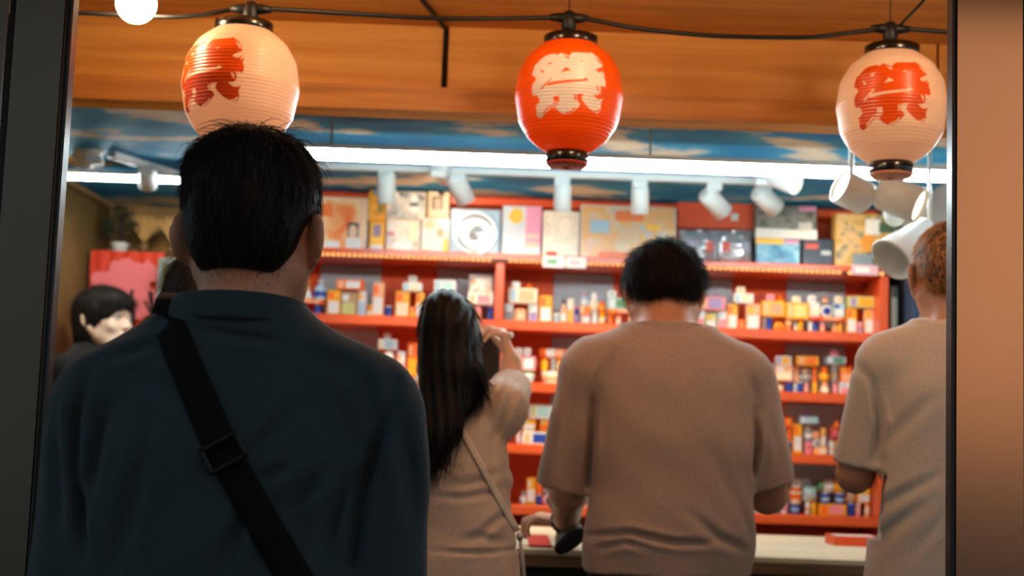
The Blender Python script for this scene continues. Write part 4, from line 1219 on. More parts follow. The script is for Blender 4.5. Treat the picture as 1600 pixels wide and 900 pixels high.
class Vol:
    def __init__(s, lo, hi, h):
        s.lo = np.array(lo, np.float32); s.h = h
        s.n = np.ceil((np.array(hi) - s.lo) / h).astype(int) + 1
        s.D = np.full(s.n, 0.2, np.float32)
        s.ax = [s.lo[i] + h * np.arange(s.n[i], dtype=np.float32) for i in range(3)]

    def win(s, lo, hi, m):
        i0 = np.clip(np.floor((lo - m - s.lo) / s.h).astype(int), 0, s.n - 1); i1 = np.clip(np.ceil((hi + m - s.lo) / s.h).astype(int) + 1, 1, s.n)
        sl = tuple(slice(a, max(b, a + 1)) for a, b in zip(i0, i1))
        return sl, s.ax[0][sl[0]][:, None, None], s.ax[1][sl[1]][None, :, None], s.ax[2][sl[2]][None, None, :]

    def add(s, p, k=0.02):
        f, lo, hi = p
        sl, X, Y, Z = s.win(lo, hi, 0.06)
        d = f(X, Y, Z).astype(np.float32); D = s.D[sl]
        hh = np.clip(0.5 + 0.5 * (D - d) / k, 0, 1)
        s.D[sl] = D + (d - D) * hh - k * hh * (1 - hh)
        return s

    def cut(s, p, k=0.006):
        f, lo, hi = p
        sl, X, Y, Z = s.win(lo, hi, 0.03)
        d = -f(X, Y, Z).astype(np.float32); D = s.D[sl]
        hh = np.clip(0.5 - 0.5 * (D - d) / k, 0, 1)
        s.D[sl] = D + (d - D) * hh + k * hh * (1 - hh)
        return s

    def keep(s, fn):                           # intersect with a half space: fn(X,Y,Z) <= 0
        s.D = np.maximum(s.D, fn(s.ax[0][:, None, None], s.ax[1][None, :, None], s.ax[2][None, None, :]).astype(np.float32))
        return s

    def fold(s, pts, w, amp, back=True, ylim=0.05):
        """crease (amp > 0) or ridge (amp < 0) along a line of (x, z) seen from behind"""
        X = s.ax[0][:, None]; Z = s.ax[2][None, :]
        n = len(pts)
        dmin = np.full((s.n[0], s.n[2]), 9.0, np.float32)
        for i in range(n - 1):
            ax, az = pts[i]; bx, bz = pts[i + 1]
            ex, ez = bx - ax, bz - az
            t = np.clip(((X - ax) * ex + (Z - az) * ez) / (ex * ex + ez * ez + 1e-9), 0, 1)
            taper = 1.0
            d = np.sqrt((X - ax - t * ex) ** 2 + (Z - az - t * ez) ** 2)
            dmin = np.minimum(dmin, d)
        L = np.hypot(pts[-1][0] - pts[0][0], pts[-1][1] - pts[0][1]) + 1e-6
        tt = np.clip(((X - pts[0][0]) * (pts[-1][0] - pts[0][0]) + (Z - pts[0][1]) * (pts[-1][1] - pts[0][1])) / L ** 2, 0, 1)
        e = amp * np.exp(-(dmin / w) ** 2) * np.sin(np.pi * (0.12 + 0.76 * tt))
        # a bulge runs along each side of a crease
        e = e - 0.45 * amp * np.exp(-((dmin - 2 * w) / w) ** 2) * np.sin(np.pi * tt)
        m = (s.ax[1] < ylim).astype(np.float32)
        s.D += e[:, None, :].astype(np.float32) * m[None, :, None]
        return s

    def ripple(s, amp, sc, seed):
        rs = np.random.RandomState(seed)
        X, Y, Z = s.ax[0][:, None, None], s.ax[1][None, :, None], s.ax[2][None, None, :]
        for _ in range(5):
            k = rs.randn(3) * sc; p = rs.rand() * 6.28
            s.D += (amp / 2.2 * np.sin(k[0] * X + k[1] * Y + k[2] * Z + p)).astype(np.float32)
        return s

    def mesh(s):
        D = s.D.copy()
        D[0] = D[-1] = 0.2; D[:, 0] = D[:, -1] = 0.2; D[:, :, 0] = D[:, :, -1] = 0.2
        S = D < 0
        nx, ny, nz = D.shape
        cs = [(i, j, k) for i in (0, 1) for j in (0, 1) for k in (0, 1)]
        cnt = sum(S[i:nx - 1 + i, j:ny - 1 + j, k:nz - 1 + k].astype(np.int8) for i, j, k in cs)
        act = (cnt > 0) & (cnt < 8)
        idx = np.full(act.shape, -1, np.int64); ai = np.argwhere(act); idx[act] = np.arange(len(ai))
        pos = np.zeros((len(ai), 3)); num = np.zeros(len(ai))
        for a in cs:
            for ax_ in range(3):
                if a[ax_]: continue
                b = list(a); b[ax_] = 1
                va = D[ai[:, 0] + a[0], ai[:, 1] + a[1], ai[:, 2] + a[2]]; vb = D[ai[:, 0] + b[0], ai[:, 1] + b[1], ai[:, 2] + b[2]]
                m = (va < 0) != (vb < 0)
                t = np.where(m, va / np.where(m, va - vb, 1), 0)
                q = np.tile(np.array(a, float), (len(ai), 1)); q[:, ax_] += t
                pos[m] += q[m]; num += m
        V = (ai + pos / num[:, None]) * s.h + s.lo
        F = []
        for ax_ in range(3):
            a, b = [slice(None)] * 3, [slice(None)] * 3
            a[ax_] = slice(0, -1); b[ax_] = slice(1, None)
            sa, sb = S[tuple(a)], S[tuple(b)]
            e = np.argwhere(sa != sb)
            u, v = (ax_ + 1) % 3, (ax_ + 2) % 3
            e = e[(e[:, u] > 0) & (e[:, v] > 0)]
            def cell(du, dv):
                q = e.copy(); q[:, u] -= du; q[:, v] -= dv
                return idx[q[:, 0], q[:, 1], q[:, 2]]
            quad = np.stack([cell(1, 1), cell(0, 1), cell(0, 0), cell(1, 0)], 1)
            flip = ~sa[e[:, 0], e[:, 1], e[:, 2]]
            quad[flip] = quad[flip][:, ::-1]
            F.append(quad)
        F = np.concatenate(F)
        return V, F


def np_mesh(name, V, F):
    me = bpy.data.meshes.new(name)
    me.vertices.add(len(V)); me.vertices.foreach_set('co', np.asarray(V, np.float32).ravel())
    k = F.shape[1]
    me.loops.add(len(F) * k); me.loops.foreach_set('vertex_index', F.astype(np.int32).ravel())
    me.polygons.add(len(F)); me.polygons.foreach_set('loop_start', np.arange(0, len(F) * k, k, dtype=np.int32))
    me.polygons.foreach_set('use_smooth', np.ones(len(F), bool))
    me.update(calc_edges=True); me.validate()
    return me


def part(name, vol, m, parent):
    V, F = vol.mesh()
    return link(name, np_mesh(name, V, F), m, parent), V, F


def vnormals(V, F):
    n = np.cross(V[F[:, 1]] - V[F[:, 0]], V[F[:, 2]] - V[F[:, 0]])
    N = np.zeros_like(V)
    for i in range(F.shape[1]): np.add.at(N, F[:, i], n)
    return N / (np.linalg.norm(N, axis=1, keepdims=True) + 1e-12)


def strands(name, paths, r0, m, parent):
    """paths: (n, k, 3) array -> tapered three-sided hairs in one mesh"""
    n, k, _ = paths.shape
    t = paths[:, -1] - paths[:, 0]; t /= np.linalg.norm(t, axis=1, keepdims=True) + 1e-9
    a = np.cross(t, np.random.RandomState(1).randn(n, 3)); a /= np.linalg.norm(a, axis=1, keepdims=True) + 1e-9
    b = np.cross(t, a)
    r = r0 * np.linspace(1, 0.12, k)
    rings = []
    for i in range(3):
        w = 2 * math.pi * i / 3
        rings.append(paths + (a * math.cos(w) + b * math.sin(w))[:, None, :] * r[None, :, None])
    V = np.stack(rings, 2).reshape(-1, 3)                     # n, k, 3
    base = (np.arange(n)[:, None] * k + np.arange(k - 1)[None, :]) * 3
    F = []
    for i in range(3):
        j = (i + 1) % 3
        F.append(np.stack([base + i, base + j, base + 3 + j, base + 3 + i], -1).reshape(-1, 4))
    return link(name, np_mesh(name, V, np.concatenate(F)), m, parent)


def hair_over(V, F, n, length, flow, lift, jit, k=5, seed=0, zmin=-9, grav=0.0, sel=None):
    rs = np.random.RandomState(seed)
    N = vnormals(V, F)
    ok = np.where((V[:, 2] > zmin) & (sel(V) if sel is not None else True))[0]
    i = rs.choice(ok, n)
    p = V[i] - N[i] * 0.004 + rs.randn(n, 3) * 0.002; nn = N[i]
    f = flow(p) + rs.randn(n, 3) * jit
    f = f - nn * (f * nn).sum(1, keepdims=True)
    f /= np.linalg.norm(f, axis=1, keepdims=True) + 1e-9
    L = length * (0.55 + 0.7 * rs.rand(n, 1))
    d = f + nn * lift * (0.4 + rs.rand(n, 1))
    out = [p]
    for s in range(1, k):
        out.append(out[-1] + d * L / (k - 1))
        d = d + np.array([0, 0, -grav]) - nn * lift * 0.35
        d /= np.linalg.norm(d, axis=1, keepdims=True)
    return np.stack(out, 1)


def rzx(yaw, pitch, roll=0.0):
    return np.array(Matrix.Rotation(yaw, 3, 'Z') @ Matrix.Rotation(pitch, 3, 'X') @ Matrix.Rotation(roll, 3, 'Y'))


def add_head(v, hc, R, s=1.0, ear=True, face=True):
    q = lambda x, y, z: np.array(hc) + R @ (np.array([x, y, z]) * s)
    E = lambda c, r, RR=None: el(q(*c), np.array(r) * s, R if RR is None else R @ RR)
    v.add(E((0, -0.008, 0.035), (0.076, 0.094, 0.086)), 0.02)
    v.add(E((0, 0.03, -0.02), (0.066, 0.062, 0.075)), 0.03)
    v.add(rc(q(0, 0.055, -0.075), q(0, 0.066, -0.088), 0.034 * s, 0.026 * s), 0.035)
    for sx in (-1, 1):
        v.add(rc(q(sx * 0.056, -0.005, -0.04), q(sx * 0.03, 0.055, -0.082), 0.022 * s, 0.02 * s), 0.03)
    if face:
        v.add(rc(q(0, 0.088, 0.012), q(0, 0.106, -0.022), 0.007 * s, 0.010 * s), 0.014)
        for sx in (-1, 1):
            v.add(el(q(sx * 0.010, 0.098, -0.026), np.array((0.008, 0.008, 0.006)) * s), 0.006)
            v.add(rc(q(sx * 0.014, 0.088, 0.026), q(sx * 0.046, 0.074, 0.027), 0.007 * s, 0.006 * s), 0.012)
            v.cut(E((sx * 0.031, 0.094, 0.010), (0.017, 0.012, 0.009)), 0.010)
            v.add(el(q(sx * 0.040, 0.070, -0.022), np.array((0.018, 0.014, 0.016)) * s), 0.02)
        v.add(rc(q(-0.018, 0.088, -0.051), q(0.018, 0.088, -0.051), 0.006 * s, 0.006 * s), 0.010)
        v.add(rc(q(-0.013, 0.088, -0.060), q(0.013, 0.088, -0.060), 0.006 * s, 0.006 * s), 0.008)
    if ear:
        for sx in (-1, 1):
            T = np.array(Matrix.Rotation(sx * 0.62, 3, 'Z') @ Matrix.Rotation(0.18, 3, 'X'))
            v.add(E((sx * 0.083, -0.010, 0.002), (0.0065, 0.021, 0.034), T), 0.006)
            v.add(E((sx * 0.079, 0.002, -0.027), (0.007, 0.011, 0.014), T), 0.006)
            v.cut(E((sx * 0.088, 0.004, 0.004), (0.006, 0.012, 0.021), T), 0.004)
    return q


def add_hand(v, w, f, n, t, curl, spread=0.10, s=1.0, thumb=(0.7, 0.3)):
    """w wrist, f along the fingers, n out of the palm, t towards the thumb; curl per joint in radians for four fingers"""
    w, f, n, t = [np.array(x, float) for x in (w, f, n, t)]
    f /= np.linalg.norm(f); n = n - f * (n @ f); n /= np.linalg.norm(n)
    t = t - f * (t @ f) - n * (t @ n); t /= np.linalg.norm(t)
    ks = []
    for i in range(4):                          # index .. little
        o = (0.028 - 0.0185 * i) * s
        kn = w + f * (0.088, 0.091, 0.086, 0.078)[i] * s + t * o
        v.add(rc(w + f * 0.012 * s + t * o * 0.55, kn, 0.015 * s, 0.0115 * s), 0.012)
        ks.append(kn)
    for i in range(4):
        L = (0.040, 0.045, 0.041, 0.032)[i] * s
        d = f + t * spread * (1.5 - i) * 0.5; d /= np.linalg.norm(d)
        p = ks[i]; nn = n.copy(); r = (0.0090, 0.0092, 0.0086, 0.0078)[i] * s
        for j, (kk, c) in enumerate(zip((1.0, 0.62, 0.5), curl[i])):
            d2 = d * math.cos(c) + nn * math.sin(c); nn = nn * math.cos(c) - d * math.sin(c); d = d2
            e = p + d * L * kk
            v.add(rc(p, e, r, r * 0.9), 0.003); p = e; r *= 0.9
    b = w + f * 0.022 * s + t * 0.022 * s
    d = f * 0.72 + t * thumb[0] + n * thumb[1]; d /= np.linalg.norm(d)
    p = b
    for kk, r in ((0.042, 0.014), (0.032, 0.0105), (0.026, 0.009)):
        e = p + d * kk * s; v.add(rc(p, e, r * s, r * 0.88 * s), 0.007); p = e
        d = d + f * 0.25 - t * 0.12 + n * 0.1; d /= np.linalg.norm(d)
    return v


M_skin = mat('skin', (196, 142, 112), 0.5, noise=(60, 0.06), bump=(500, 0.06), sss=0.08)
M_skinp = mat('skin_pale', (222, 180, 152), 0.5, noise=(60, 0.05), bump=(500, 0.06), sss=0.08)
M_black_hair = mat('hair_black', (8, 8, 8), 0.55, spec=0.25)
M_brown_hair = mat('hair_dark_brown', (22, 17, 14), 0.6, spec=0.25)
M_ginger = mat('hair_ginger', (206, 142, 72), 0.5, noise=(60, 0.4))
M_ginger_root = mat('hair_ginger_root', (64, 42, 24), 0.6)
M_shoe = mat('shoe_dark', (30, 28, 28), 0.6)


def fabric(name, rgb, sc=700):
    return mat(name, rgb, 0.85, noise=(260, 0.10), bump=(sc, 0.25), sheen=0.08, spec=0.25)


def lower_body(t, Nz, hipx, m_trouser, wide=1.0, cy=0.05, hem=None):
    """trousers and shoes, hips at hem height down to the floor (thing frame, z from the floor)"""
    hz = 0.50 * (Nz / 1.42)
    top = hem if hem else Nz - 0.50
    v = Vol((-0.30, -0.25, 0.02), (0.30, 0.35, top + 0.05), 0.011)
    v.add(loft([(hz + 0.16, hipx, cy, 0.155 * wide, 0.11), (hz + 0.3, hipx, cy, 0.165 * wide, 0.12), (top, hipx, cy, 0.155 * wide, 0.115)], 2.4), 0.02)
    for s in (-1, 1):
        v.add(rc((hipx + s * 0.085 * wide, cy, hz + 0.22), (hipx + s * 0.09 * wide, cy + 0.01, hz - 0.02), 0.095 * wide, 0.075), 0.03)
        v.add(rc((hipx + s * 0.09 * wide, cy + 0.01, hz - 0.02), (hipx + s * 0.10, cy - 0.01, 0.09), 0.075, 0.06), 0.02)
    v.keep(lambda X, Y, Z: 0.05 - Z + 0 * X)
    part('trousers', v, m_trouser, t)
    for s in (-1, 1):
        v = Vol((hipx + s * 0.10 - 0.07, cy - 0.16, -0.02), (hipx + s * 0.10 + 0.07, cy + 0.24, 0.14), 0.008)
        v.add(el((hipx + s * 0.10, cy + 0.05, 0.035), (0.046, 0.145, 0.045)), 0.02); v.add(el((hipx + s * 0.10, cy - 0.04, 0.07), (0.042, 0.07, 0.05)), 0.02)
        v.keep(lambda X, Y, Z: 0.001 - Z + 0 * X)
        part('shoe', v, M_shoe, t)


def person(label, N, build):
    t = thing('person', label, 'person', (N.x, N.y, 0))
    build(t, N)
    return t


def L2(u, v, N):                               # photo pixel -> (x, z) in the thing's frame on the plane of N
    p = P(u, v, N.y); return (p.x - N.x, p.z)
def disk(e, d, r):
    """everything beyond the plane through e facing d, within radius r of its axis"""
    e = np.array(e, np.float32); d = np.array(d, np.float32); d /= np.linalg.norm(d)
    def f(X, Y, Z):
        qx, qy, qz = X - e[0], Y - e[1], Z - e[2]
        a = qx * d[0] + qy * d[1] + qz * d[2]
        pr = np.sqrt(np.maximum(qx * qx + qy * qy + qz * qz - a * a, 0))
        return np.maximum(-a, pr - r)
    return f, e - r * 1.2, e + r * 1.2


def collar_ring(t, c, a, b, h, shear, m, thick=0.006):
    v = Vol((c[0] - a - 0.02, c[1] - b - 0.02, c[2] - 0.02), (c[0] + a + 0.02, c[1] + b + 0.02, c[2] + h + 0.02), 0.004)
    v.add(loft([(c[2], c[0], c[1], a + 0.003, b + 0.003), (c[2] + h, c[0], c[1], a - 0.006, b - 0.006)], 2.1), 0.004)
    v.cut(loft([(c[2] - 0.02, c[0], c[1], a - thick, b - thick), (c[2] + h + 0.02, c[0], c[1], a - thick - 0.008, b - thick - 0.008)], 2.1), 0.003)
    V, F = v.mesh()
    V[:, 2] -= shear * (V[:, 1] - (c[1] - b))
    return link('collar', np_mesh('collar', V, F), m, t)


def strap_on(bvh, N, pts, width, off, thick, m, name, parent, extra_top=None, extra_end=None):
    """band lying on a garment: pts are photo pixels, dropped onto the garment along +y"""
    o = Vector((N.x, N.y, 0))
    cen = []
    for p in smooth_path([Vector((u, v, 0)) for u, v in pts], 10):
        cen.append(P(p.x, p.y, N.y - 0.1) - o)
    rows = []
    for i, c in enumerate(cen):
        a, b = cen[max(i - 1, 0)], cen[min(i + 1, len(cen) - 1)]
        t = (b - a); t.y = 0; t.normalize()
        w = Vector((t.z, 0, -t.x))
        row = []
        for s in (-0.5, -0.25, 0, 0.25, 0.5):
            q = c + w * width * s
            hit = bvh.ray_cast(Vector((q.x, -1.0, q.z)), Vector((0, 1, 0)))
            row.append(Vector((q.x, hit[0].y if hit[0] is not None else None or 0.0, q.z)) if hit[0] is not None else None)
        row = [r for r in row]
        if any(r is None for r in row):
            if all(r is None for r in row): continue
            ok = [r for r in row if r is not None]
            row = [r if r is not None else Vector((c.x + w.x * width * (-0.5 + 0.25 * k), ok[0].y + 0.01, c.z + w.z * width * (-0.5 + 0.25 * k))) for k, r in enumerate(row)]
        ym = min(r.y for r in row)
        rows.append([Vector((r.x, 0.5 * r.y + 0.5 * ym - off, r.z)) for r in row])
    for _ in range(3):                          # webbing does not follow every wrinkle
        ys = [[r.y for r in row] for row in rows]
        for i in range(1, len(rows) - 1):
            for k in range(5): rows[i][k].y = min(ys[i][k], (ys[i - 1][k] + ys[i][k] + ys[i + 1][k]) / 3)
    if extra_top: rows = [[Vector(e) + Vector((width * s * 0.9, 0, 0)) for s in (-0.5, -0.25, 0, 0.25, 0.5)] for e in extra_top] + rows
    if extra_end: rows = rows + [[Vector(e) + Vector((0, 0, width * s)) for s in (-0.5, -0.25, 0, 0.25, 0.5)] for e in extra_end]
    n = len(rows); vs = [r for row in rows for r in row]
    th = Vector((0, thick, 0))
    vs = vs + [r + th for r in vs]
    k = 5 * n; fs = []
    for i in range(n - 1):
        for j in range(4):
            a = i * 5 + j
            fs.append((a, a + 5, a + 6, a + 1)); fs.append((k + a, k + a + 1, k + a + 6, k + a + 5))
        a = i * 5
        fs.append((a, k + a, k + a + 5, a + 5)); fs.append((a + 4, a + 9, k + a + 9, k + a + 4))
    fs.append((0, 1, 2, 3, 4, k + 4, k + 3, k + 2, k + 1, k)); e = (n - 1) * 5
    fs.append(tuple([k + e + i for i in range(5)] + [e + i for i in (4, 3, 2, 1, 0)]))
    MB().add(vs, fs, True).build(name, m, parent)
    return rows


# ================================================================== man in the navy sweatshirt
def navy(t, N):
    nz = N.z; p = lambda x, y, z: (x, y, nz + z)
    mS = fabric('navy_jersey', (36, 54, 64))
    # skin: head, neck, trunk, arms, hands
    v = Vol((-0.30, -0.16, nz - 0.78), (0.30, 0.30, nz + 0.28), 0.0052)
    R = rzx(-0.13, 0.04)
    hc = np.array(p(0.010, 0.022, 0.098))
    add_head(v, hc, R, 1.0)
    for s in (-1, 1):
        v.add(el(hc + R @ np.array([s * 0.088, -0.014, 0.0]), (0.0065, 0.024, 0.037), R @ np.array(Matrix.Rotation(s * 0.75, 3, 'Z') @ Matrix.Rotation(0.15, 3, 'X'))), 0.006)
    v.add(rc(p(0.008, 0.0, 0.075), p(0.0, -0.004, -0.04), 0.054, 0.060), 0.03)
    v.add(loft([(nz - 0.60, 0, 0, 0.15, 0.09), (nz - 0.25, 0, 0, 0.16, 0.10), (nz - 0.08, 0, 0, 0.12, 0.07), (nz - 0.02, 0, 0, 0.07, 0.055)]), 0.03)
    for s in (-1, 1):
        v.add(rc(p(s * 0.03, 0, -0.05), p(s * 0.18, 0, -0.13), 0.03, 0.04), 0.02)
        v.add(rc(p(s * 0.18 + 0.01, 0, -0.13), p(s * 0.20 + 0.01, -0.01, -0.42), 0.042, 0.036), 0.02)
        v.add(rc(p(s * 0.20 + 0.01, -0.01, -0.42), p(s * 0.195 + 0.01, 0.10, -0.63), 0.036, 0.026), 0.02)
        add_hand(v, p(s * 0.195 + 0.01, 0.105, -0.635), (0, 0.25, -1), (-s, 0, 0), (0, 1, 0.2), [(0.25, 0.35, 0.3)] * 4, 0.1)
    _, BV_, BF_ = part('body', v, M_skin, t)
    # sweatshirt
    v = Vol((-0.31, -0.19, nz - 0.68), (0.31, 0.21, nz + 0.06), 0.005)
    v.add(loft([(nz - 0.64, 0, 0, 0.178, 0.118), (nz - 0.52, 0, 0, 0.190, 0.128), (nz - 0.34, 0, 0, 0.196, 0.130), (nz - 0.18, 0, 0, 0.190, 0.118), (nz - 0.09, 0, 0, 0.160, 0.092), (nz - 0.03, 0, 0, 0.105, 0.074), (nz + 0.012, 0, 0, 0.080, 0.066)], 2.5), 0.02)
    for s in (-1, 1):
        v.add(rc(p(s * 0.05, 0, -0.028), p(s * 0.168 + 0.010, -0.002, -0.104), 0.040, 0.056), 0.04)
        v.add(rc(p(s * 0.184 + 0.010, -0.004, -0.128), p(s * 0.203 + 0.010, -0.014, -0.42), 0.060, 0.055), 0.022)
        v.add(rc(p(s * 0.203 + 0.010, -0.014, -0.42), p(s * 0.195 + 0.01, 0.10, -0.62), 0.055, 0.042), 0.02)
    F_ = lambda *pp: [L2(u, w_, Vector((N.x, N.y - 0.1, 0))) for u, w_ in pp]
    v.fold(F_((612, 596), (590, 680), (562, 770), (538, 890)), 0.008, 0.0165)
    v.fold(F_((122, 575), (104, 660), (106, 740), (130, 870)), 0.008, 0.0150)
    v.fold(F_((300, 512), (360, 522), (440, 534)), 0.006, 0.0060)
    v.fold(F_((388, 716), (425, 680), (460, 630)), 0.009, 0.0075)
    v.fold(F_((452, 800), (475, 765), (500, 740)), 0.010, 0.0135)
    v.fold(F_((410, 752), (452, 728)), 0.007, 0.0075)
    v.fold(F_((356, 890), (372, 840), (392, 790)), 0.010, 0.0105)
    v.fold(F_((182, 890), (205, 800), (226, 720), (232, 640)), 0.012, 0.0090)
    v.fold(F_((150, 640), (140, 720), (132, 800)), 0.010, 0.0090)
    v.fold(F_((560, 560), (575, 640), (570, 700)), 0.010, 0.0075)
    v.fold(F_((500, 860), (520, 800), (548, 745)), 0.012, 0.0105)
    v.fold(F_((140, 560), (200, 545), (240, 530)), 0.007, 0.0060)
    v.fold(F_((470, 545), (530, 570), (570, 610)), 0.010, 0.0060)
    v.fold(F_((620, 640), (632, 720), (640, 820)), 0.010, 0.0090)
    v.fold(F_((70, 660), (80, 740), (78, 820)), 0.010, 0.0075)
    v.fold(F_((300, 640), (250, 600), (200, 590)), 0.012, 0.0045)
    v.ripple(0.0016, 26, 3)
    v.cut(loft([(nz - 0.05, 0, 0.01, 0.060, 0.05), (nz + 0.0, 0.0, 0.004, 0.070, 0.060), (nz + 0.06, 0, 0.002, 0.074, 0.064)], 2.1), 0.004)
    sh, V, F = part('sweatshirt', v, mS, t)
    collar_ring(t, (0.002, 0.003, nz - 0.014), 0.093, 0.080, 0.038, 0.12, mS, 0.010)
    # hair: a cap and short strands
    q = lambda x, y, z: hc + R @ np.array([x, y, z])
    E = lambda c, r: el(q(*c), r, R)
    h = Vol(hc - np.array([0.13, 0.15, 0.12]), hc + np.array([0.13, 0.15, 0.18]), 0.005)
    h.add(E((0, -0.012, 0.046), (0.088, 0.108, 0.094)), 0.02)
    h.add(E((0, -0.058, -0.008), (0.062, 0.048, 0.056)), 0.03)
    h.add(E((0.0, -0.02, 0.09), (0.074, 0.085, 0.052)), 0.03)
    h.cut(E((0, 0.135, -0.03), (0.10, 0.092, 0.10)), 0.015)
    for s in (-1, 1): h.cut(E((s * 0.100, 0.004, -0.014), (0.034, 0.052, 0.052)), 0.012)
    for s in (-1, 1): h.cut(E((s * 0.122, -0.01, -0.022), (0.046, 0.075, 0.066)), 0.010)
    h.cut(disk(q(0, -0.04, -0.054), R @ np.array([0, -0.25, -1.0]), 0.14), 0.006)
    ho, HV, HF = part('hair', h, M_black_hair, t)
    crown = q(0.005, -0.035, 0.135)
    def flow(pt):
        d = pt - crown; d[:, 2] *= 0.8; d[:, 2] -= 0.03
        return d / (np.linalg.norm(d, axis=1, keepdims=True) + 1e-6)
    S1 = hair_over(HV, HF, 10000, 0.034, flow, 0.14, 0.20, 5, 2, grav=0.05, sel=lambda V_: (V_[:, 2] > hc[2] + 0.055) | ((V_[:, 2] > hc[2] - 0.02) & (np.abs(V_[:, 0] - hc[0]) < 0.06)))
    S2 = hair_over(HV, HF, 3000, 0.016, flow, 0.04, 0.12, 5, 3, grav=0.0, sel=lambda V_: (V_[:, 2] <= hc[2] + 0.06) & (np.abs(V_[:, 0] - hc[0]) < 0.062))
    S2 = np.concatenate([S2, hair_over(HV, HF, 5000, 0.020, flow, 0.05, 0.15, 5, 33, sel=lambda V_: (np.abs(V_[:, 0] - hc[0]) > 0.05) & (V_[:, 2] > hc[2] + 0.048))])
    S3 = hair_over(HV, HF, 220, 0.050, flow, 0.7, 0.5, 5, 4, grav=0.18, sel=lambda V_: V_[:, 2] > hc[2] + 0.11)
    S4 = hair_over(HV, HF, 2500, 0.032, lambda q_: np.random.RandomState(6).randn(*q_.shape), 0.10, 0.2, 5, 34, sel=lambda V_: V_[:, 2] > hc[2] + 0.105)
    down = lambda q_: np.tile(np.array([[0.0, 0.0, -1.0]]), (len(q_), 1))
    S5 = hair_over(BV_, BF_, 4000, 0.005, down, 0.12, 0.15, 5, 35, sel=lambda V_: (V_[:, 1] < hc[1] - 0.01) & (V_[:, 2] < hc[2] - 0.035) & (V_[:, 2] > hc[2] - 0.066) & (np.abs(V_[:, 0] - hc[0]) < 0.046))
    S6 = hair_over(BV_, BF_, 700, 0.003, down, 0.10, 0.15, 5, 36, sel=lambda V_: (V_[:, 1] < hc[1] - 0.01) & (V_[:, 2] < hc[2] - 0.05) & (V_[:, 2] > hc[2] - 0.076) & (np.abs(V_[:, 0] - hc[0]) < 0.048))
    strands('hair_strands', np.concatenate([S1, S2, S3, S4]), 0.0008, M_black_hair, t)
    strands('nape_hair', np.concatenate([S5, S6]), 0.00025, M_black_hair, t)
    lower_body(t, nz, 0.0, fabric('trouser_black', (26, 26, 28)), 1.0, 0.0, nz - 0.58)
    # crossbody strap, its slider and the small bag in front
    bvh = BVHTree.FromPolygons([tuple(x) for x in V], [tuple(int(i) for i in f) for f in F])
    bg = thing('crossbody_bag', 'black crossbody bag strap with a slider over the navy sweatshirt', 'bag', (N.x, N.y, 0))
    mW = mat('webbing_black', (9, 9, 9), 0.8, bump=(420, 0.4), spec=0.15)
    sx, sz = L2(255, 503, N)
    over = []
    for yy in (0.085, 0.06, 0.035, 0.01, -0.015, -0.04, -0.055):
        xx = sx + 0.016 + 0.10 * max(0, yy)
        hit = bvh.ray_cast(Vector((xx, yy, nz + 0.3)), Vector((0, 0, -1)))
        if hit[0] is not None: over.append((xx, yy, hit[0].z + 0.004))
    rows = strap_on(bvh, N, [(258, 510), (300, 595), (355, 707), (408, 800), (462, 895), (510, 985), (530, 1030)], 0.040, 0.004, 0.003, mW, 'strap', bg,
                    extra_top=over,
                    extra_end=[(0.215, 0.02, nz - 0.56), (0.15, 0.16, nz - 0.56)])
    c = min(rows, key=lambda r: (r[2].x - L2(357, 710, Vector((N.x, N.y - 0.1, 0)))[0]) ** 2 + (r[2].z - L2(357, 710, Vector((N.x, N.y - 0.1, 0)))[1]) ** 2)
    i = rows.index(c)
    tdir = (rows[min(i + 3, len(rows) - 1)][2] - rows[max(i - 3, 0)][2]).normalized()
    RR = rot_to(tdir, (0, -1, 0))                # z along the strap, y out towards -y
    W, H = 0.052, 0.036
    cc = c[2] + Vector((0, -0.006, 0))
    mBk = mat('slider_black', (16, 16, 16), 0.3)
    sl = MB()
    for s in (-1, 1):
        sl.box(cc + RR @ Vector((s * (W / 2 - 0.003), 0, 0)), (0.006, 0.006, H), 0.0015, RR)
        sl.box(cc + RR @ Vector((0, 0, s * (H / 2 - 0.003))), (W, 0.006, 0.006), 0.0015, RR)
    sl.build('slider', mBk, bg)
    MB().box((0.02, 0.19, nz - 0.60), (0.24, 0.07, 0.17), 0.02).build('pouch', mat('pouch_black', (14, 14, 14), 0.6), bg)


NV = P(372, 488, 1.85)
person('man with short black hair in a navy sweatshirt, seen from behind', NV, navy)


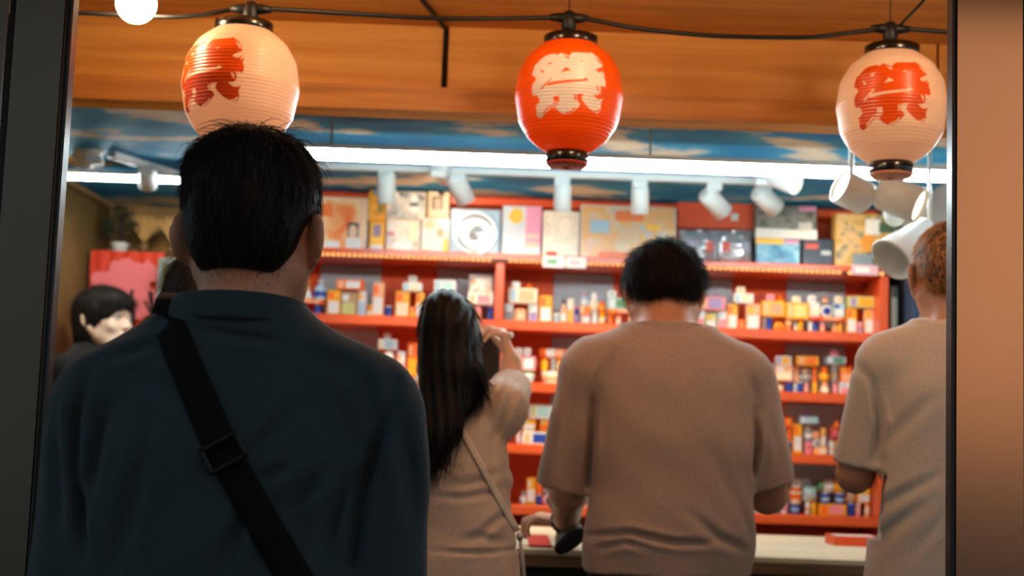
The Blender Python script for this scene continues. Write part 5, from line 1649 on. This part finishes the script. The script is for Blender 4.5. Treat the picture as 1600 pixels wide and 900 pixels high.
# ================================================================== woman raising her hands
def woman(t, N):
    nz = N.z; p = lambda x, y, z: (x, y, nz + z)
    mS = fabric('beige_jersey', (206, 190, 176))
    R = rzx(0.05, -0.12)
    hc = np.array(p(-0.008, 0.035, 0.085))
    o = np.array([N.x, N.y, 0])
    wr = np.array(P(799, 566, 3.33)) - o
    elb = np.array(p(0.130, 0.17, -0.02))
    v = Vol((-0.27, -0.14, nz - 0.60), (0.27, 0.36, nz + 0.27), 0.0052)
    add_head(v, hc, R, 0.95, False)
    v.add(rc(p(-0.004, 0.02, 0.06), p(0, 0.0, -0.04), 0.044, 0.05), 0.03)
    v.add(loft([(nz - 0.56, 0, 0.0, 0.12, 0.08), (nz - 0.25, 0, 0.0, 0.12, 0.085), (nz - 0.05, 0, 0, 0.09, 0.06), (nz - 0.01, 0, 0, 0.06, 0.05)]), 0.03)
    v.add(rc(p(0.11, 0.01, -0.045), elb, 0.040, 0.034), 0.02)
    v.add(rc(elb, wr, 0.034, 0.025), 0.02)
    add_hand(v, wr, (-0.30, 0.03, 0.95), (-0.95, 0.0, -0.30), (0.0, 1, 0.1), [(0.95, 0.75, 0.35), (1.0, 0.8, 0.35), (1.05, 0.8, 0.4), (1.1, 0.8, 0.4)], 0.05, 0.82)
    wl = np.array(p(-0.06, 0.30, 0.06)); el_ = np.array(p(-0.17, 0.16, -0.10))
    v.add(rc(p(-0.12, 0.01, -0.055), el_, 0.038, 0.032), 0.02); v.add(rc(el_, wl, 0.032, 0.022), 0.02)
    add_hand(v, wl, (0.5, 0.1, 0.8), (0.8, 0, -0.5), (0, 1, 0), [(0.6, 0.9, 0.5)] * 4, 0.05, 0.8)
    part('body', v, M_skinp, t)
    MB().ball(Vector(wr) + Vector((-0.004, -0.020, 0.062)), 0.008).build('bracelet_bead', mat('pearl', (236, 232, 224), 0.3), t)
    # top
    v = Vol((-0.27, -0.20, nz - 0.60), (0.27, 0.36, nz + 0.06), 0.006)
    v.add(loft([(nz - 0.56, 0.012, 0, 0.165, 0.115), (nz - 0.42, 0.010, 0, 0.158, 0.118), (nz - 0.30, 0.004, 0, 0.146, 0.112), (nz - 0.18, 0.0, 0, 0.140, 0.102), (nz - 0.07, 0, 0, 0.118, 0.085), (nz - 0.01, 0, 0, 0.07, 0.06)], 2.4), 0.02)
    v.add(rc(p(0.03, 0, -0.02), p(0.105, 0.0, -0.035), 0.035, 0.052), 0.03)
    v.add(rc(p(0.110, 0.0, -0.035), np.array(p(0.128, 0.13, 0.012)), 0.058, 0.050), 0.03)
    v.add(rc(p(-0.03, 0, -0.02), p(-0.11, 0.0, -0.05), 0.035, 0.05), 0.03)
    v.add(rc(p(-0.115, 0.0, -0.055), p(-0.155, 0.12, -0.09), 0.055, 0.046), 0.03)
    F_ = lambda *pp: [L2(u, w_, Vector((N.x, N.y - 0.1, 0))) for u, w_ in pp]
    v.fold(F_((806, 590), (800, 620), (782, 660), (768, 690)), 0.007, 0.010)
    v.fold(F_((790, 585), (772, 615), (762, 630)), 0.006, 0.007)
    v.fold(F_((668, 775), (720, 778), (780, 768)), 0.007, 0.006)
    v.fold(F_((735, 850), (765, 822), (795, 800)), 0.008, 0.008)
    v.fold(F_((672, 860), (740, 863), (820, 862)), 0.005, 0.007)
    v.fold(F_((715, 845), (745, 838), (790, 850)), 0.008, 0.005)
    v.fold(F_((800, 700), (790, 760), (805, 830)), 0.012, 0.005)
    v.fold(F_((690, 760), (740, 755), (800, 730)), 0.009, 0.004)
    v.ripple(0.002, 28, 5)
    v.cut(disk(p(0.130, 0.165, 0.02), (0.0, 1, 0.25), 0.08), 0.004)
    v.cut(disk(p(-0.160, 0.135, -0.095), (-0.2, 1, -0.1), 0.08), 0.004)
    v.cut(loft([(nz - 0.04, 0, 0.01, 0.048, 0.04), (nz + 0.06, 0, 0.005, 0.056, 0.05)], 2.1), 0.004)
    sh, V, F = part('sweatshirt', v, mS, t)
    lower_body(t, nz, 0.01, fabric('trouser_grey', (66, 58, 54)), 0.92, 0.0, nz - 0.54)
    # long hair
    lv = []
    for (vv, cu, hw, cy, dp) in ((452, 697, 12, 0.02, 0.03), (458, 697, 26, 0.02, 0.06), (472, 698, 38, 0.018, 0.085), (500, 700, 47, 0.012, 0.100), (545, 703, 51, 0.0, 0.098), (580, 707, 53, -0.03, 0.080), (605, 703, 47, -0.055, 0.055), (640, 697, 40, -0.085, 0.036), (670, 691, 32, -0.105, 0.026), (698, 687, 19, -0.118, 0.016), (714, 684, 7, -0.122, 0.008)):
        x, z = L2(cu, vv, N); lv.append((z, x, cy, hw / FPX * N.y, dp))
    h = Vol((-0.15, -0.18, nz - 0.20), (0.15, 0.16, nz + 0.27), 0.005)
    h.add(loft(lv, 2.0), 0.01)
    h.cut(el(hc + R @ np.array([0, 0.13, -0.02]), (0.09, 0.095, 0.12), R), 0.015)
    X_, Z_ = h.ax[0][:, None, None], h.ax[2][None, None, :]
    h.D += (0.0022 * np.sin(X_ * 260 + 3 * np.sin(Z_ * 14))).astype(np.float32)
    ho, HV, HF = part('hair', h, M_black_hair, t)
    top = hc + np.array([0, 0, 0.13])
    def flow(pt):
        d = np.zeros_like(pt); d[:, 2] = -1; up = np.clip((pt[:, 2] - hc[2]) / 0.13, 0, 1)
        d[:, :2] = (pt - top)[:, :2] * 9 * up[:, None]; d[:, 0] += 0.10 * np.sin(pt[:, 0] * 60)
        return d
    S1 = hair_over(HV, HF, 3600, 0.055, flow, 0.02, 0.05, 6, 7, grav=0.12)
    S2 = hair_over(HV, HF, 500, 0.08, lambda q: np.stack([0.55 + 0 * q[:, 0], -0.2 + 0 * q[:, 0], -1 + 0 * q[:, 0]], 1), 0.2, 0.15, 6, 8, sel=lambda q: (q[:, 0] > 0.045) & (q[:, 2] < nz + 0.07) & (q[:, 2] > nz + 0.0))
    S3 = hair_over(HV, HF, 500, 0.09, lambda q: np.stack([-0.15 + 0 * q[:, 0], 0 * q[:, 0], -1 + 0 * q[:, 0]], 1), 0.1, 0.12, 6, 9, sel=lambda q: q[:, 2] < nz - 0.06)
    strands('hair_strands', np.concatenate([S1, S2, S3]), 0.0011, M_black_hair, t)
    bvh = BVHTree.FromPolygons([tuple(x) for x in V], [tuple(int(i) for i in f) for f in F])
    bg = thing('shoulder_bag', 'thin white shoulder strap and small bag worn over the beige top', 'bag', (N.x, N.y, 0))
    mW = mat('strap_cream', (222, 214, 202), 0.5)
    strap_on(bvh, N, [(690, 612), (716, 662), (745, 715), (780, 780), (812, 840), (826, 885)], 0.014, 0.003, 0.003, mW, 'strap', bg)
    a = P(812, 838, N.y - 0.12) - Vector((N.x, N.y, 0))
    MB().ball(a, (0.008, 0.008, 0.010)).build('stud', mat('stud_silver', (200, 196, 190), 0.3, 0.8), bg)
    MB().tube([a, a + Vector((0.008, 0.015, -0.05)), a + Vector((0.018, 0.05, -0.13))], 0.004, 8).build('strap_end', mW, bg)
    MB().box(a + Vector((0.03, 0.09, -0.19)), (0.05, 0.16, 0.13), 0.015).build('pouch', mW, bg)
    q = P(770, 556, 3.42)
    ph = thing('mobile_phone', 'dark mobile phone held up by the long haired woman', 'phone', (q.x, q.y, q.z - 0.05), 0.2)
    MB().box((-0.015, 0, 0.05), (0.066, 0.009, 0.115), 0.004).build('case', mat('phone_dark', (40, 24, 18), 0.4), ph)
    MB().box((-0.015, 0.0052, 0.05), (0.060, 0.001, 0.108)).build('screen', mat('phone_screen', (10, 12, 14), 0.1), ph)
    MB().ball((0.008, -0.005, 0.092), (0.005, 0.003, 0.005), 10, 6).build('camera_lens', mat('phone_screen'), ph)


WM = P(706, 612, 3.15)
person('woman with long black hair in a beige top raising a phone', WM, woman)


# ================================================================== broad man in the taupe shirt
def taupe(t, N):
    nz = N.z; p = lambda x, y, z: (x, y, nz + z)
    o = np.array([N.x, N.y, 0])
    mS = fabric('taupe_jersey', (178, 160, 150))
    R = rzx(0.0, -0.50)
    hc = np.array(p(-0.002, 0.075, 0.070))
    elL = np.array(P(889, 768, 3.42)) - o; wrL = np.array(P(884, 818, 3.60)) - o
    elR = np.array(p(0.25, 0.06, -0.38)); wrR = np.array(p(0.19, 0.30, -0.34))
    v = Vol((-0.36, -0.16, nz - 0.66), (0.34, 0.46, nz + 0.25), 0.0055)
    add_head(v, hc, R, 1.02)
    v.add(rc(p(0, 0.055, 0.05), p(0, 0.0, -0.05), 0.064, 0.074), 0.03)
    v.add(loft([(nz - 0.60, 0.01, 0.0, 0.16, 0.11), (nz - 0.25, 0.01, 0, 0.165, 0.12), (nz - 0.06, 0, 0, 0.13, 0.08), (nz - 0.01, 0, 0, 0.08, 0.06)]), 0.03)
    for s, e, w in ((-1, elL, wrL), (1, elR, wrR)):
        v.add(rc(p(s * 0.165, 0.01, -0.10), e, 0.055, 0.043), 0.02)
        v.add(rc(e, w, 0.045, 0.030), 0.02)
    add_hand(v, wrL, (-0.86, 0.30, 0.16), (0.10, 0.10, -1.0), (0.1, 1, 0.3), [(0.55, 0.9, 0.35), (0.5, 1.0, 0.4), (0.6, 1.0, 0.4), (0.7, 0.9, 0.4)], 0.12, 0.86)
    add_hand(v, wrR, (-0.4, 0.9, 0.0), (0, 0, -1), (-1, 0, 0), [(0.5, 0.8, 0.5)] * 4, 0.1, 1.0)
    part('body', v, M_skin, t)
    R2 = rot_to(Vector(wrL - elL))
    bc = Vector(wrL) + Vector(elL - wrL) * 0.10
    rg = MB(); n = 28
    rg.tube([bc + R2 @ Vector((0.034 * math.cos(a), 0.034 * math.sin(a), 0)) for a in [2 * math.pi * i / n for i in range(n + 1)]], 0.0055, 8)
    rg.build('bracelet', mat('bracelet_black', (10, 10, 10), 0.4), t)
    # shirt
    v = Vol((-0.36, -0.24, nz - 0.60), (0.36, 0.26, nz + 0.06), 0.006)
    v.add(loft([(nz - 0.565, 0.012, 0.0, 0.192, 0.145), (nz - 0.50, 0.012, 0, 0.196, 0.152), (nz - 0.40, 0.016, 0, 0.190, 0.150), (nz - 0.26, 0.018, 0, 0.190, 0.146), (nz - 0.14, 0.012, 0, 0.188, 0.128), (nz - 0.06, 0, 0, 0.158, 0.098), (nz - 0.01, 0, 0, 0.095, 0.074)], 2.5), 0.02)
    for s in (-1, 1):
        v.add(rc(p(s * 0.045, 0, -0.04), p(s * 0.16, 0.0, -0.098), 0.045, 0.070), 0.04)
    v.add(rc(p(-0.172, 0.0, -0.12), p(-0.228, 0.04, -0.40), 0.074, 0.064), 0.020)
    v.add(rc(p(0.180, 0.0, -0.12), p(0.252, 0.03, -0.39), 0.074, 0.062), 0.020)
    F_ = lambda *pp: [L2(u, w_, Vector((N.x, N.y - 0.12, 0))) for u, w_ in pp]
    v.fold(F_((930, 625), (926, 690), (924, 760)), 0.007, 0.014)
    v.fold(F_((1185, 640), (1190, 690), (1184, 750)), 0.007, 0.014)
    v.fold(F_((960, 545), (935, 590), (928, 640)), 0.008, 0.006)
    v.fold(F_((1165, 560), (1190, 620), (1196, 680)), 0.010, 0.004)
    v.fold(F_((922, 838), (985, 832), (1050, 846), (1110, 848)), 0.007, 0.013)
    v.fold(F_((935, 858), (975, 846), (1010, 852)), 0.007, 0.008)
    v.fold(F_((1075, 800), (1120, 840), (1170, 862)), 0.010, 0.008)
    v.fold(F_((1150, 770), (1165, 810), (1178, 850)), 0.010, 0.005)
    v.fold(F_((1110, 700), (1135, 760), (1150, 820)), 0.014, 0.004)
    v.fold(F_((1205, 640), (1222, 690), (1230, 730)), 0.010, 0.004)
    v.fold(F_((900, 600), (890, 660), (880, 720)), 0.010, 0.004)
    v.ripple(0.0022, 24, 9)
    for s, e, d, r in ((-1, p(-0.226, 0.036, -0.385), (-0.20, 0.12, -1), 0.058), (1, p(0.245, 0.028, -0.362), (0.30, 0.1, -1), 0.057)):
        v.cut(disk(e, d, 0.10), 0.003)
        d_ = np.array(d) / np.linalg.norm(d)
        v.cut(rc(np.array(e) - d_ * 0.03, np.array(e) + d_ * 0.05, r - 0.010, r - 0.006), 0.002)
    v.cut(loft([(nz - 0.05, 0, 0.02, 0.064, 0.056), (nz + 0.0, 0, 0.014, 0.076, 0.066), (nz + 0.06, 0, 0.012, 0.080, 0.07)], 2.1), 0.004)
    part('shirt', v, mS, t)
    collar_ring(t, (0.0, 0.008, nz - 0.028), 0.102, 0.088, 0.034, 0.10, mS, 0.010)
    lower_body(t, nz, 0.012, fabric('trouser_maroon', (84, 44, 40)), 1.14, 0.0, nz - 0.54)
    q = lambda x, y, z: hc + R @ np.array([x, y, z])
    E = lambda c, r: el(q(*c), r, R)
    h = Vol(hc - np.array([0.14, 0.17, 0.12]), hc + np.array([0.14, 0.16, 0.17]), 0.0055)
    h.add(E((0, -0.020, 0.040), (0.094, 0.108, 0.086)), 0.02)
    h.add(E((0, -0.068, 0.015), (0.082, 0.050, 0.062)), 0.03)
    h.cut(E((0, 0.135, -0.03), (0.10, 0.090, 0.10)), 0.015)
    for s in (-1, 1): h.cut(E((s * 0.100, 0.010, -0.030), (0.026, 0.044, 0.044)), 0.012)
    h.ripple(0.004, 60, 4)
    ho, HV, HF = part('hair', h, M_brown_hair, t)
    crown = q(0.0, -0.05, 0.125)
    def flow(pt):
        d = pt - crown; d[:, 2] -= 0.04
        return d / (np.linalg.norm(d, axis=1, keepdims=True) + 1e-6)
    S1 = hair_over(HV, HF, 7000, 0.040, flow, 0.45, 0.45, 5, 12, grav=0.06)
    strands('hair_strands', S1, 0.0009, M_brown_hair, t)


TP = P(1042, 508, 3.28)
person('broad man with bushy dark hair in a taupe shirt leaning on the counter', TP, taupe)


# ================================================================== ginger haired man behind the right jamb
def ginger(t, N):
    nz = N.z; p = lambda x, y, z: (x, y, nz + z)
    mS = fabric('pale_jersey', (206, 196, 184))
    R = rzx(-0.20, -0.08)
    hc = np.array(p(-0.004, 0.035, 0.100))
    v = Vol((-0.32, -0.16, nz - 0.62), (0.32, 0.42, nz + 0.28), 0.0055)
    add_head(v, hc, R, 1.0)
    v.add(rc(p(0, 0.018, 0.07), p(0, 0.0, -0.05), 0.055, 0.064), 0.03)
    v.add(loft([(nz - 0.60, 0, 0, 0.15, 0.10), (nz - 0.25, 0, 0, 0.155, 0.105), (nz - 0.06, 0, 0, 0.12, 0.075), (nz - 0.01, 0, 0, 0.07, 0.06)]), 0.03)
    for s in (-1, 1):
        e = np.array(p(s * 0.215, 0.03, -0.335)); w = np.array(p(s * 0.14, 0.26, -0.30))
        v.add(rc(p(s * 0.165, 0, -0.09), e, 0.048, 0.038), 0.02); v.add(rc(e, w, 0.038, 0.026), 0.02)
        add_hand(v, w, (-s * 0.4, 0.9, 0.1), (-s * 0.5, 0, -0.8), (-s, 0, 0.4), [(0.5, 0.8, 0.5)] * 4, 0.08, 0.95)
    part('body', v, M_skin, t)
    v = Vol((-0.33, -0.22, nz - 0.72), (0.33, 0.24, nz + 0.06), 0.006)
    v.add(loft([(nz - 0.68, 0, 0, 0.200, 0.135), (nz - 0.50, 0, 0, 0.192, 0.134), (nz - 0.30, 0, 0, 0.182, 0.130), (nz - 0.14, 0, 0, 0.178, 0.116), (nz - 0.06, 0, 0, 0.150, 0.09), (nz - 0.005, 0, 0, 0.085, 0.07)], 2.5), 0.02)
    for s in (-1, 1):
        v.add(rc(p(s * 0.04, 0, -0.03), p(s * 0.155, 0.0, -0.080), 0.042, 0.058), 0.04)
        v.add(rc(p(s * 0.165, 0.0, -0.10), p(s * 0.212, 0.03, -0.36), 0.062, 0.058), 0.018)
    F_ = lambda *pp: [L2(u, w_, Vector((N.x, N.y - 0.12, 0))) for u, w_ in pp]
    v.fold(F_((1378, 600), (1388, 660), (1384, 720)), 0.007, 0.013)
    v.fold(F_((1400, 690), (1440, 640), (1470, 610)), 0.012, 0.004)
    v.fold(F_((1380, 800), (1420, 770), (1470, 740)), 0.010, 0.005)
    v.fold(F_((1372, 880), (1400, 830), (1440, 790)), 0.010, 0.005)
    v.fold(F_((1352, 560), (1365, 580), (1378, 600)), 0.008, 0.004)
    v.fold(F_((1430, 870), (1455, 830), (1478, 800)), 0.010, 0.004)
    v.ripple(0.0022, 24, 13)
    for s in (-1, 1):
        e = np.array(p(s * 0.209, 0.026, -0.318)); d = np.array((s * 0.16, 0.10, -1.0)); d /= np.linalg.norm(d)
        v.cut(disk(e, d, 0.10), 0.003); v.cut(rc(e - d * 0.03, e + d * 0.05, 0.044, 0.047), 0.002)
    v.cut(loft([(nz - 0.05, 0, 0.01, 0.058, 0.05), (nz + 0.06, 0, 0.004, 0.072, 0.062)], 2.1), 0.004)
    part('shirt', v, mS, t)
    collar_ring(t, (0.0, 0.006, nz - 0.016), 0.082, 0.070, 0.024, 0.10, mS)
    lower_body(t, nz, 0.0, fabric('trouser_black', ()), 1.0, 0.0, nz - 0.64)
    q = lambda x, y, z: hc + R @ np.array([x, y, z])
    E = lambda c, r: el(q(*c), r, R)
    h = Vol(hc - np.array([0.12, 0.14, 0.11]), hc + np.array([0.12, 0.13, 0.16]), 0.0055)
    h.add(E((0, -0.012, 0.042), (0.081, 0.101, 0.086)), 0.02)
    h.add(E((0, -0.055, 0.0), (0.064, 0.046, 0.048)), 0.03)
    h.cut(E((0, 0.13, -0.03), (0.10, 0.088, 0.10)), 0.015)
    for s in (-1, 1): h.cut(E((s * 0.096, 0.012, -0.018), (0.026, 0.040, 0.046)), 0.012)
    ho, HV, HF = part('hair', h, M_ginger_root, t)
    crown = q(0.0, -0.03, 0.12)
    def flow(pt):
        d = pt - crown; d[:, 2] -= 0.03
        return d / (np.linalg.norm(d, axis=1, keepdims=True) + 1e-6)
    strands('hair_strands', hair_over(HV, HF, 5200, 0.030, flow, 0.22, 0.40, 4, 15, grav=0.03), 0.0009, M_ginger, t)


GN = P(1497, 506, 3.10)
person('ginger haired man in a pale shirt half hidden by the right steel jamb', GN, ginger)


# ================================================================== attendant with a bob, looking aside
def attendant(t, N):
    t.rotation_euler.z = -2.0
    nz = N.z; p = lambda x, y, z: (x, y, nz + z)
    R = rzx(0.0, 0.06)
    hc = np.array(p(0, 0.03, 0.095))
    v = Vol((-0.30, -0.16, nz - 0.66), (0.30, 0.30, nz + 0.26), 0.0055)
    q = add_head(v, hc, R, 0.96)
    v.add(rc(p(0, 0.015, 0.06), p(0, 0.0, -0.05), 0.045, 0.052), 0.03)
    v.add(loft([(nz - 0.55, 0, 0, 0.13, 0.09), (nz - 0.25, 0, 0, 0.13, 0.09), (nz - 0.06, 0, 0, 0.10, 0.065), (nz - 0.01, 0, 0, 0.06, 0.05)]), 0.03)
    for s in (-1, 1):
        e = np.array(p(s * 0.19, 0.0, -0.36)); w = np.array(p(s * 0.15, 0.14, -0.50))
        v.add(rc(p(s * 0.15, 0, -0.08), e, 0.04, 0.033), 0.02); v.add(rc(e, w, 0.033, 0.023), 0.02)
        add_hand(v, w, (-s * 0.1, 0.7, -0.7), (-s, 0, 0), (0, 0.7, 0.7), [(0.3, 0.4, 0.3)] * 4, 0.08, 0.9)
    part('body', v, mat('skin_light', (236, 204, 182), 0.5, sss=0.08), t)
    for s in (-1, 1):
        c = Vector(q(s * 0.031, 0.080, 0.010))
        e = MB().ball(c, (0.0125, 0.0115, 0.0115), 14, 10).build('eye', mat('eye_white', (222, 216, 208), 0.25), t)
        MB().ball(Vector(q(s * 0.031, 0.0875, 0.009)), (0.0062, 0.0045, 0.0066), 10, 8).build('iris', mat('iris_dark', (22, 14, 12), 0.2), e)
        MB().tube([Vector(q(s * 0.016, 0.094, 0.031)), Vector(q(s * 0.032, 0.094, 0.035)), Vector(q(s * 0.047, 0.084, 0.031))], [0.002, 0.0028, 0.0015], 6).build('eyebrow', M_brown_hair, t)
        MB().tube([Vector(q(s * 0.017, 0.0905, 0.013)), Vector(q(s * 0.031, 0.0945, 0.018)), Vector(q(s * 0.046, 0.085, 0.013))], 0.0018, 6).build('eyelid', M_black_hair, t)
    MB().tube([Vector(q(-0.018, 0.0915, -0.0555)), Vector(q(0, 0.097, -0.0555)), Vector(q(0.018, 0.0915, -0.0555))], [0.002, 0.0055, 0.002], 8).build('lips', mat('lips', (176, 96, 92), 0.4), t)
    v = Vol((-0.30, -0.2, nz - 0.60), (0.30, 0.24, nz + 0.06), 0.008)
    v.add(loft([(nz - 0.58, 0, 0, 0.16, 0.12), (nz - 0.3, 0, 0, 0.155, 0.115), (nz - 0.10, 0, 0, 0.145, 0.09), (nz + 0.02, 0, 0, 0.075, 0.065)]), 0.02)
    for s in (-1, 1):
        v.add(rc(p(s * 0.04, 0, -0.02), p(s * 0.15, 0, -0.08), 0.04, 0.055), 0.03)
        v.add(rc(p(s * 0.155, 0, -0.09), p(s * 0.19, 0.0, -0.36), 0.055, 0.048), 0.02); v.add(rc(p(s * 0.19, 0.0, -0.36), p(s * 0.155, 0.12, -0.47), 0.048, 0.04), 0.02)
    v.cut(rc(p(0, 0.02, 0.0), p(0, 0.03, 0.1), 0.052, 0.06), 0.004)
    part('jacket', v, fabric('black_cloth', (16, 16, 17)), t)
    lower_body(t, nz, 0.0, fabric('trouser_black', ()), 0.92, 0.0, nz - 0.52)
    E = lambda c, r: el(q(*c), np.array(r), R)
    h = Vol(hc - np.array([0.13, 0.14, 0.16]), hc + np.array([0.13, 0.14, 0.17]), 0.005)
    h.add(E((0, -0.012, 0.042), (0.090, 0.106, 0.090)), 0.02)
    h.add(E((0, -0.035, -0.03), (0.086, 0.075, 0.095)), 0.03)
    h.add(E((0, 0.055, 0.070), (0.066, 0.046, 0.034)), 0.02)
    h.cut(E((0, 0.120, -0.040), (0.066, 0.085, 0.084)), 0.008)
    h.cut(E((0, 0.10, -0.10), (0.075, 0.10, 0.07)), 0.008)
    X_, Z_ = h.ax[0][:, None, None], h.ax[2][None, None, :]
    h.D += (0.0014 * np.sin(X_ * 420)).astype(np.float32)
    ho, HV, HF = part('hair', h, M_brown_hair, t)
    top = q(0, 0, 0.13)
    def flow(pt):
        d = pt - top; d[:, 2] -= 0.05; return d
    strands('hair_strands', hair_over(HV, HF, 3500, 0.05, flow, 0.05, 0.06, 5, 21, grav=0.03, sel=lambda V_: ~((V_[:, 1] > hc[1] + 0.05) & (V_[:, 2] < hc[2] + 0.065))), 0.0010, M_brown_hair, t)


AT = P(150, 547, 4.9)
person('attendant with a dark fringed bob in black, looking aside before the red banner', AT, attendant)


# ================================================================== black haired figure beyond the navy man
def shade_figure(t, N):
    nz = N.z; p = lambda x, y, z: (x, y, nz + z)
    R = rzx(0.1, -0.05); hc = np.array(p(0, 0.03, 0.09))
    v = Vol((-0.28, -0.15, nz - 0.66), (0.28, 0.26, nz + 0.26), 0.008)
    add_head(v, hc, R, 0.95, False)
    v.add(rc(p(0, 0.015, 0.06), p(0, 0, -0.05), 0.045, 0.052), 0.03)
    v.add(loft([(nz - 0.55, 0, 0, 0.13, 0.09), (nz - 0.06, 0, 0, 0.10, 0.065), (nz - 0.01, 0, 0, 0.06, 0.05)]), 0.03)
    for s in (-1, 1):
        e = np.array(p(s * 0.185, 0.0, -0.34)); w = np.array(p(s * 0.15, 0.12, -0.48))
        v.add(rc(p(s * 0.14, 0, -0.08), e, 0.04, 0.033), 0.02); v.add(rc(e, w, 0.033, 0.023), 0.02)
        add_hand(v, w, (0, 0.7, -0.7), (-s, 0, 0), (0, 0.7, 0.7), [(0.3, 0.4, 0.3)] * 4, 0.08, 0.9)
    part('body', v, M_skin, t)
    v = Vol((-0.28, -0.19, nz - 0.60), (0.28, 0.22, nz + 0.05), 0.009)
    v.add(loft([(nz - 0.58, 0, 0, 0.155, 0.12), (nz - 0.3, 0, 0, 0.15, 0.115), (nz - 0.10, 0, 0, 0.14, 0.09), (nz + 0.01, 0, 0, 0.075, 0.065)]), 0.02)
    for s in (-1, 1):
        v.add(rc(p(s * 0.04, 0, -0.02), p(s * 0.14, 0, -0.08), 0.04, 0.052), 0.03)
        v.add(rc(p(s * 0.145, 0, -0.09), p(s * 0.185, 0.0, -0.34), 0.052, 0.047), 0.02); v.add(rc(p(s * 0.185, 0, -0.34), p(s * 0.155, 0.1, -0.45), 0.047, 0.04), 0.02)
    v.cut(rc(p(0, 0.02, 0.0), p(0, 0.03, 0.1), 0.050, 0.06), 0.004)
    part('jacket', v, fabric('black_cloth', ()), t)
    lower_body(t, nz, 0.0, fabric('trouser_black', ()), 0.92, 0.0, nz - 0.52)
    h = Vol((-0.14, -0.17, nz - 0.28), (0.14, 0.16, nz + 0.27), 0.006)
    h.add(loft([(nz - 0.26, 0, -0.10, 0.07, 0.02), (nz - 0.12, 0, -0.085, 0.098, 0.035), (nz + 0.02, 0, -0.03, 0.100, 0.075), (nz + 0.10, 0, 0.01, 0.094, 0.10), (nz + 0.17, 0, 0.02, 0.078, 0.09), (nz + 0.215, 0, 0.02, 0.045, 0.055), (nz + 0.228, 0, 0.02, 0.015, 0.02)], 2.0), 0.01)
    h.cut(el(hc + np.array([0, 0.13, -0.02]), (0.09, 0.095, 0.12)), 0.015)
    ho, HV, HF = part('hair', h, M_black_hair, t)
    strands('hair_strands', hair_over(HV, HF, 1500, 0.08, lambda q: np.stack([0 * q[:, 0], 0 * q[:, 0], -1 + 0 * q[:, 0]], 1), 0.05, 0.08, 5, 31), 0.0011, M_black_hair, t)


SF = P(312, 545, 3.0)
person('figure with long black hair in black, mostly hidden behind the navy sweatshirt man', SF, shade_figure)

# ================================================================== toy cork rifle on the counter
b0 = P(892, 846, 3.50)
tr = thing('toy_rifle', 'toy cork rifle with a black butt pad resting on the counter edge', 'toy rifle', (b0.x, b0.y, b0.z))
dirv = Vector((-0.10, 0.985, 0.13)).normalized()
ax_ = Vector((0.79, 0, 0.61)).normalized()          # long axis of the tilted butt
ax_ = (ax_ - dirv * ax_.dot(dirv)).normalized()
side = dirv.cross(ax_)
RM = Matrix((side, ax_, dirv)).transposed()          # columns: thickness, height, along
pad = MB(); n = 24
def stad(w, h, z, m=24):
    out = []
    for i in range(m):
        a = 2 * math.pi * i / m
        x, y = w * math.cos(a), h * math.copysign(abs(math.sin(a)) ** 0.8, math.sin(a))
        out.append(RM @ Vector((x, y, z)))
    return out
def loft_rings(rings):
    vs = [p_ for r_ in rings for p_ in r_]; m = len(rings[0]); fs = []
    for k in range(len(rings) - 1):
        for i in range(m):
            j = (i + 1) % m; fs.append((k * m + i, k * m + j, (k + 1) * m + j, (k + 1) * m + i))
    fs.append(tuple(range(m))[::-1]); fs.append(tuple((len(rings) - 1) * m + i for i in range(m)))
    return MB().add(vs, fs, True)
loft_rings([stad(0.017, 0.042, 0), stad(0.020, 0.046, 0.003), stad(0.020, 0.046, 0.014), stad(0.018, 0.044, 0.016)]).build('butt_pad', mat('pad_black', (8, 8, 8), 0.7), tr)
def off(r_, dy): return [p_ + RM @ Vector((0, dy, 0)) for p_ in r_]
loft_rings([stad(0.018, 0.043, 0.015), off(stad(0.018, 0.038, 0.08), 0.006), off(stad(0.016, 0.026, 0.17), 0.014), off(stad(0.013, 0.017, 0.24), 0.020), off(stad(0.016, 0.020, 0.32), 0.022), off(stad(0.015, 0.018, 0.50), 0.022)]).build('stock', wood_mat('rifle_wood', (70, 52, 40), (112, 90, 72), 'y'), tr)
MB().tube([RM @ Vector((0, 0.034, 0.30)), RM @ Vector((0, 0.034, 0.74))], 0.009, 14).build('barrel', mat('gun_grey', (70, 72, 74), 0.35, 0.7), tr)
MB().tube([RM @ Vector((0, 0.0, 0.22)), RM @ Vector((0, -0.018, 0.24)), RM @ Vector((0, -0.018, 0.28)), RM @ Vector((0, 0.004, 0.30))], 0.0028, 8).build('trigger_guard', mat('gun_grey'), tr)
MB().tube([RM @ Vector((0.012, 0.04, 0.33)), RM @ Vector((0.04, 0.045, 0.33))], 0.0045, 10).build('bolt_handle', mat('gun_grey'), tr)
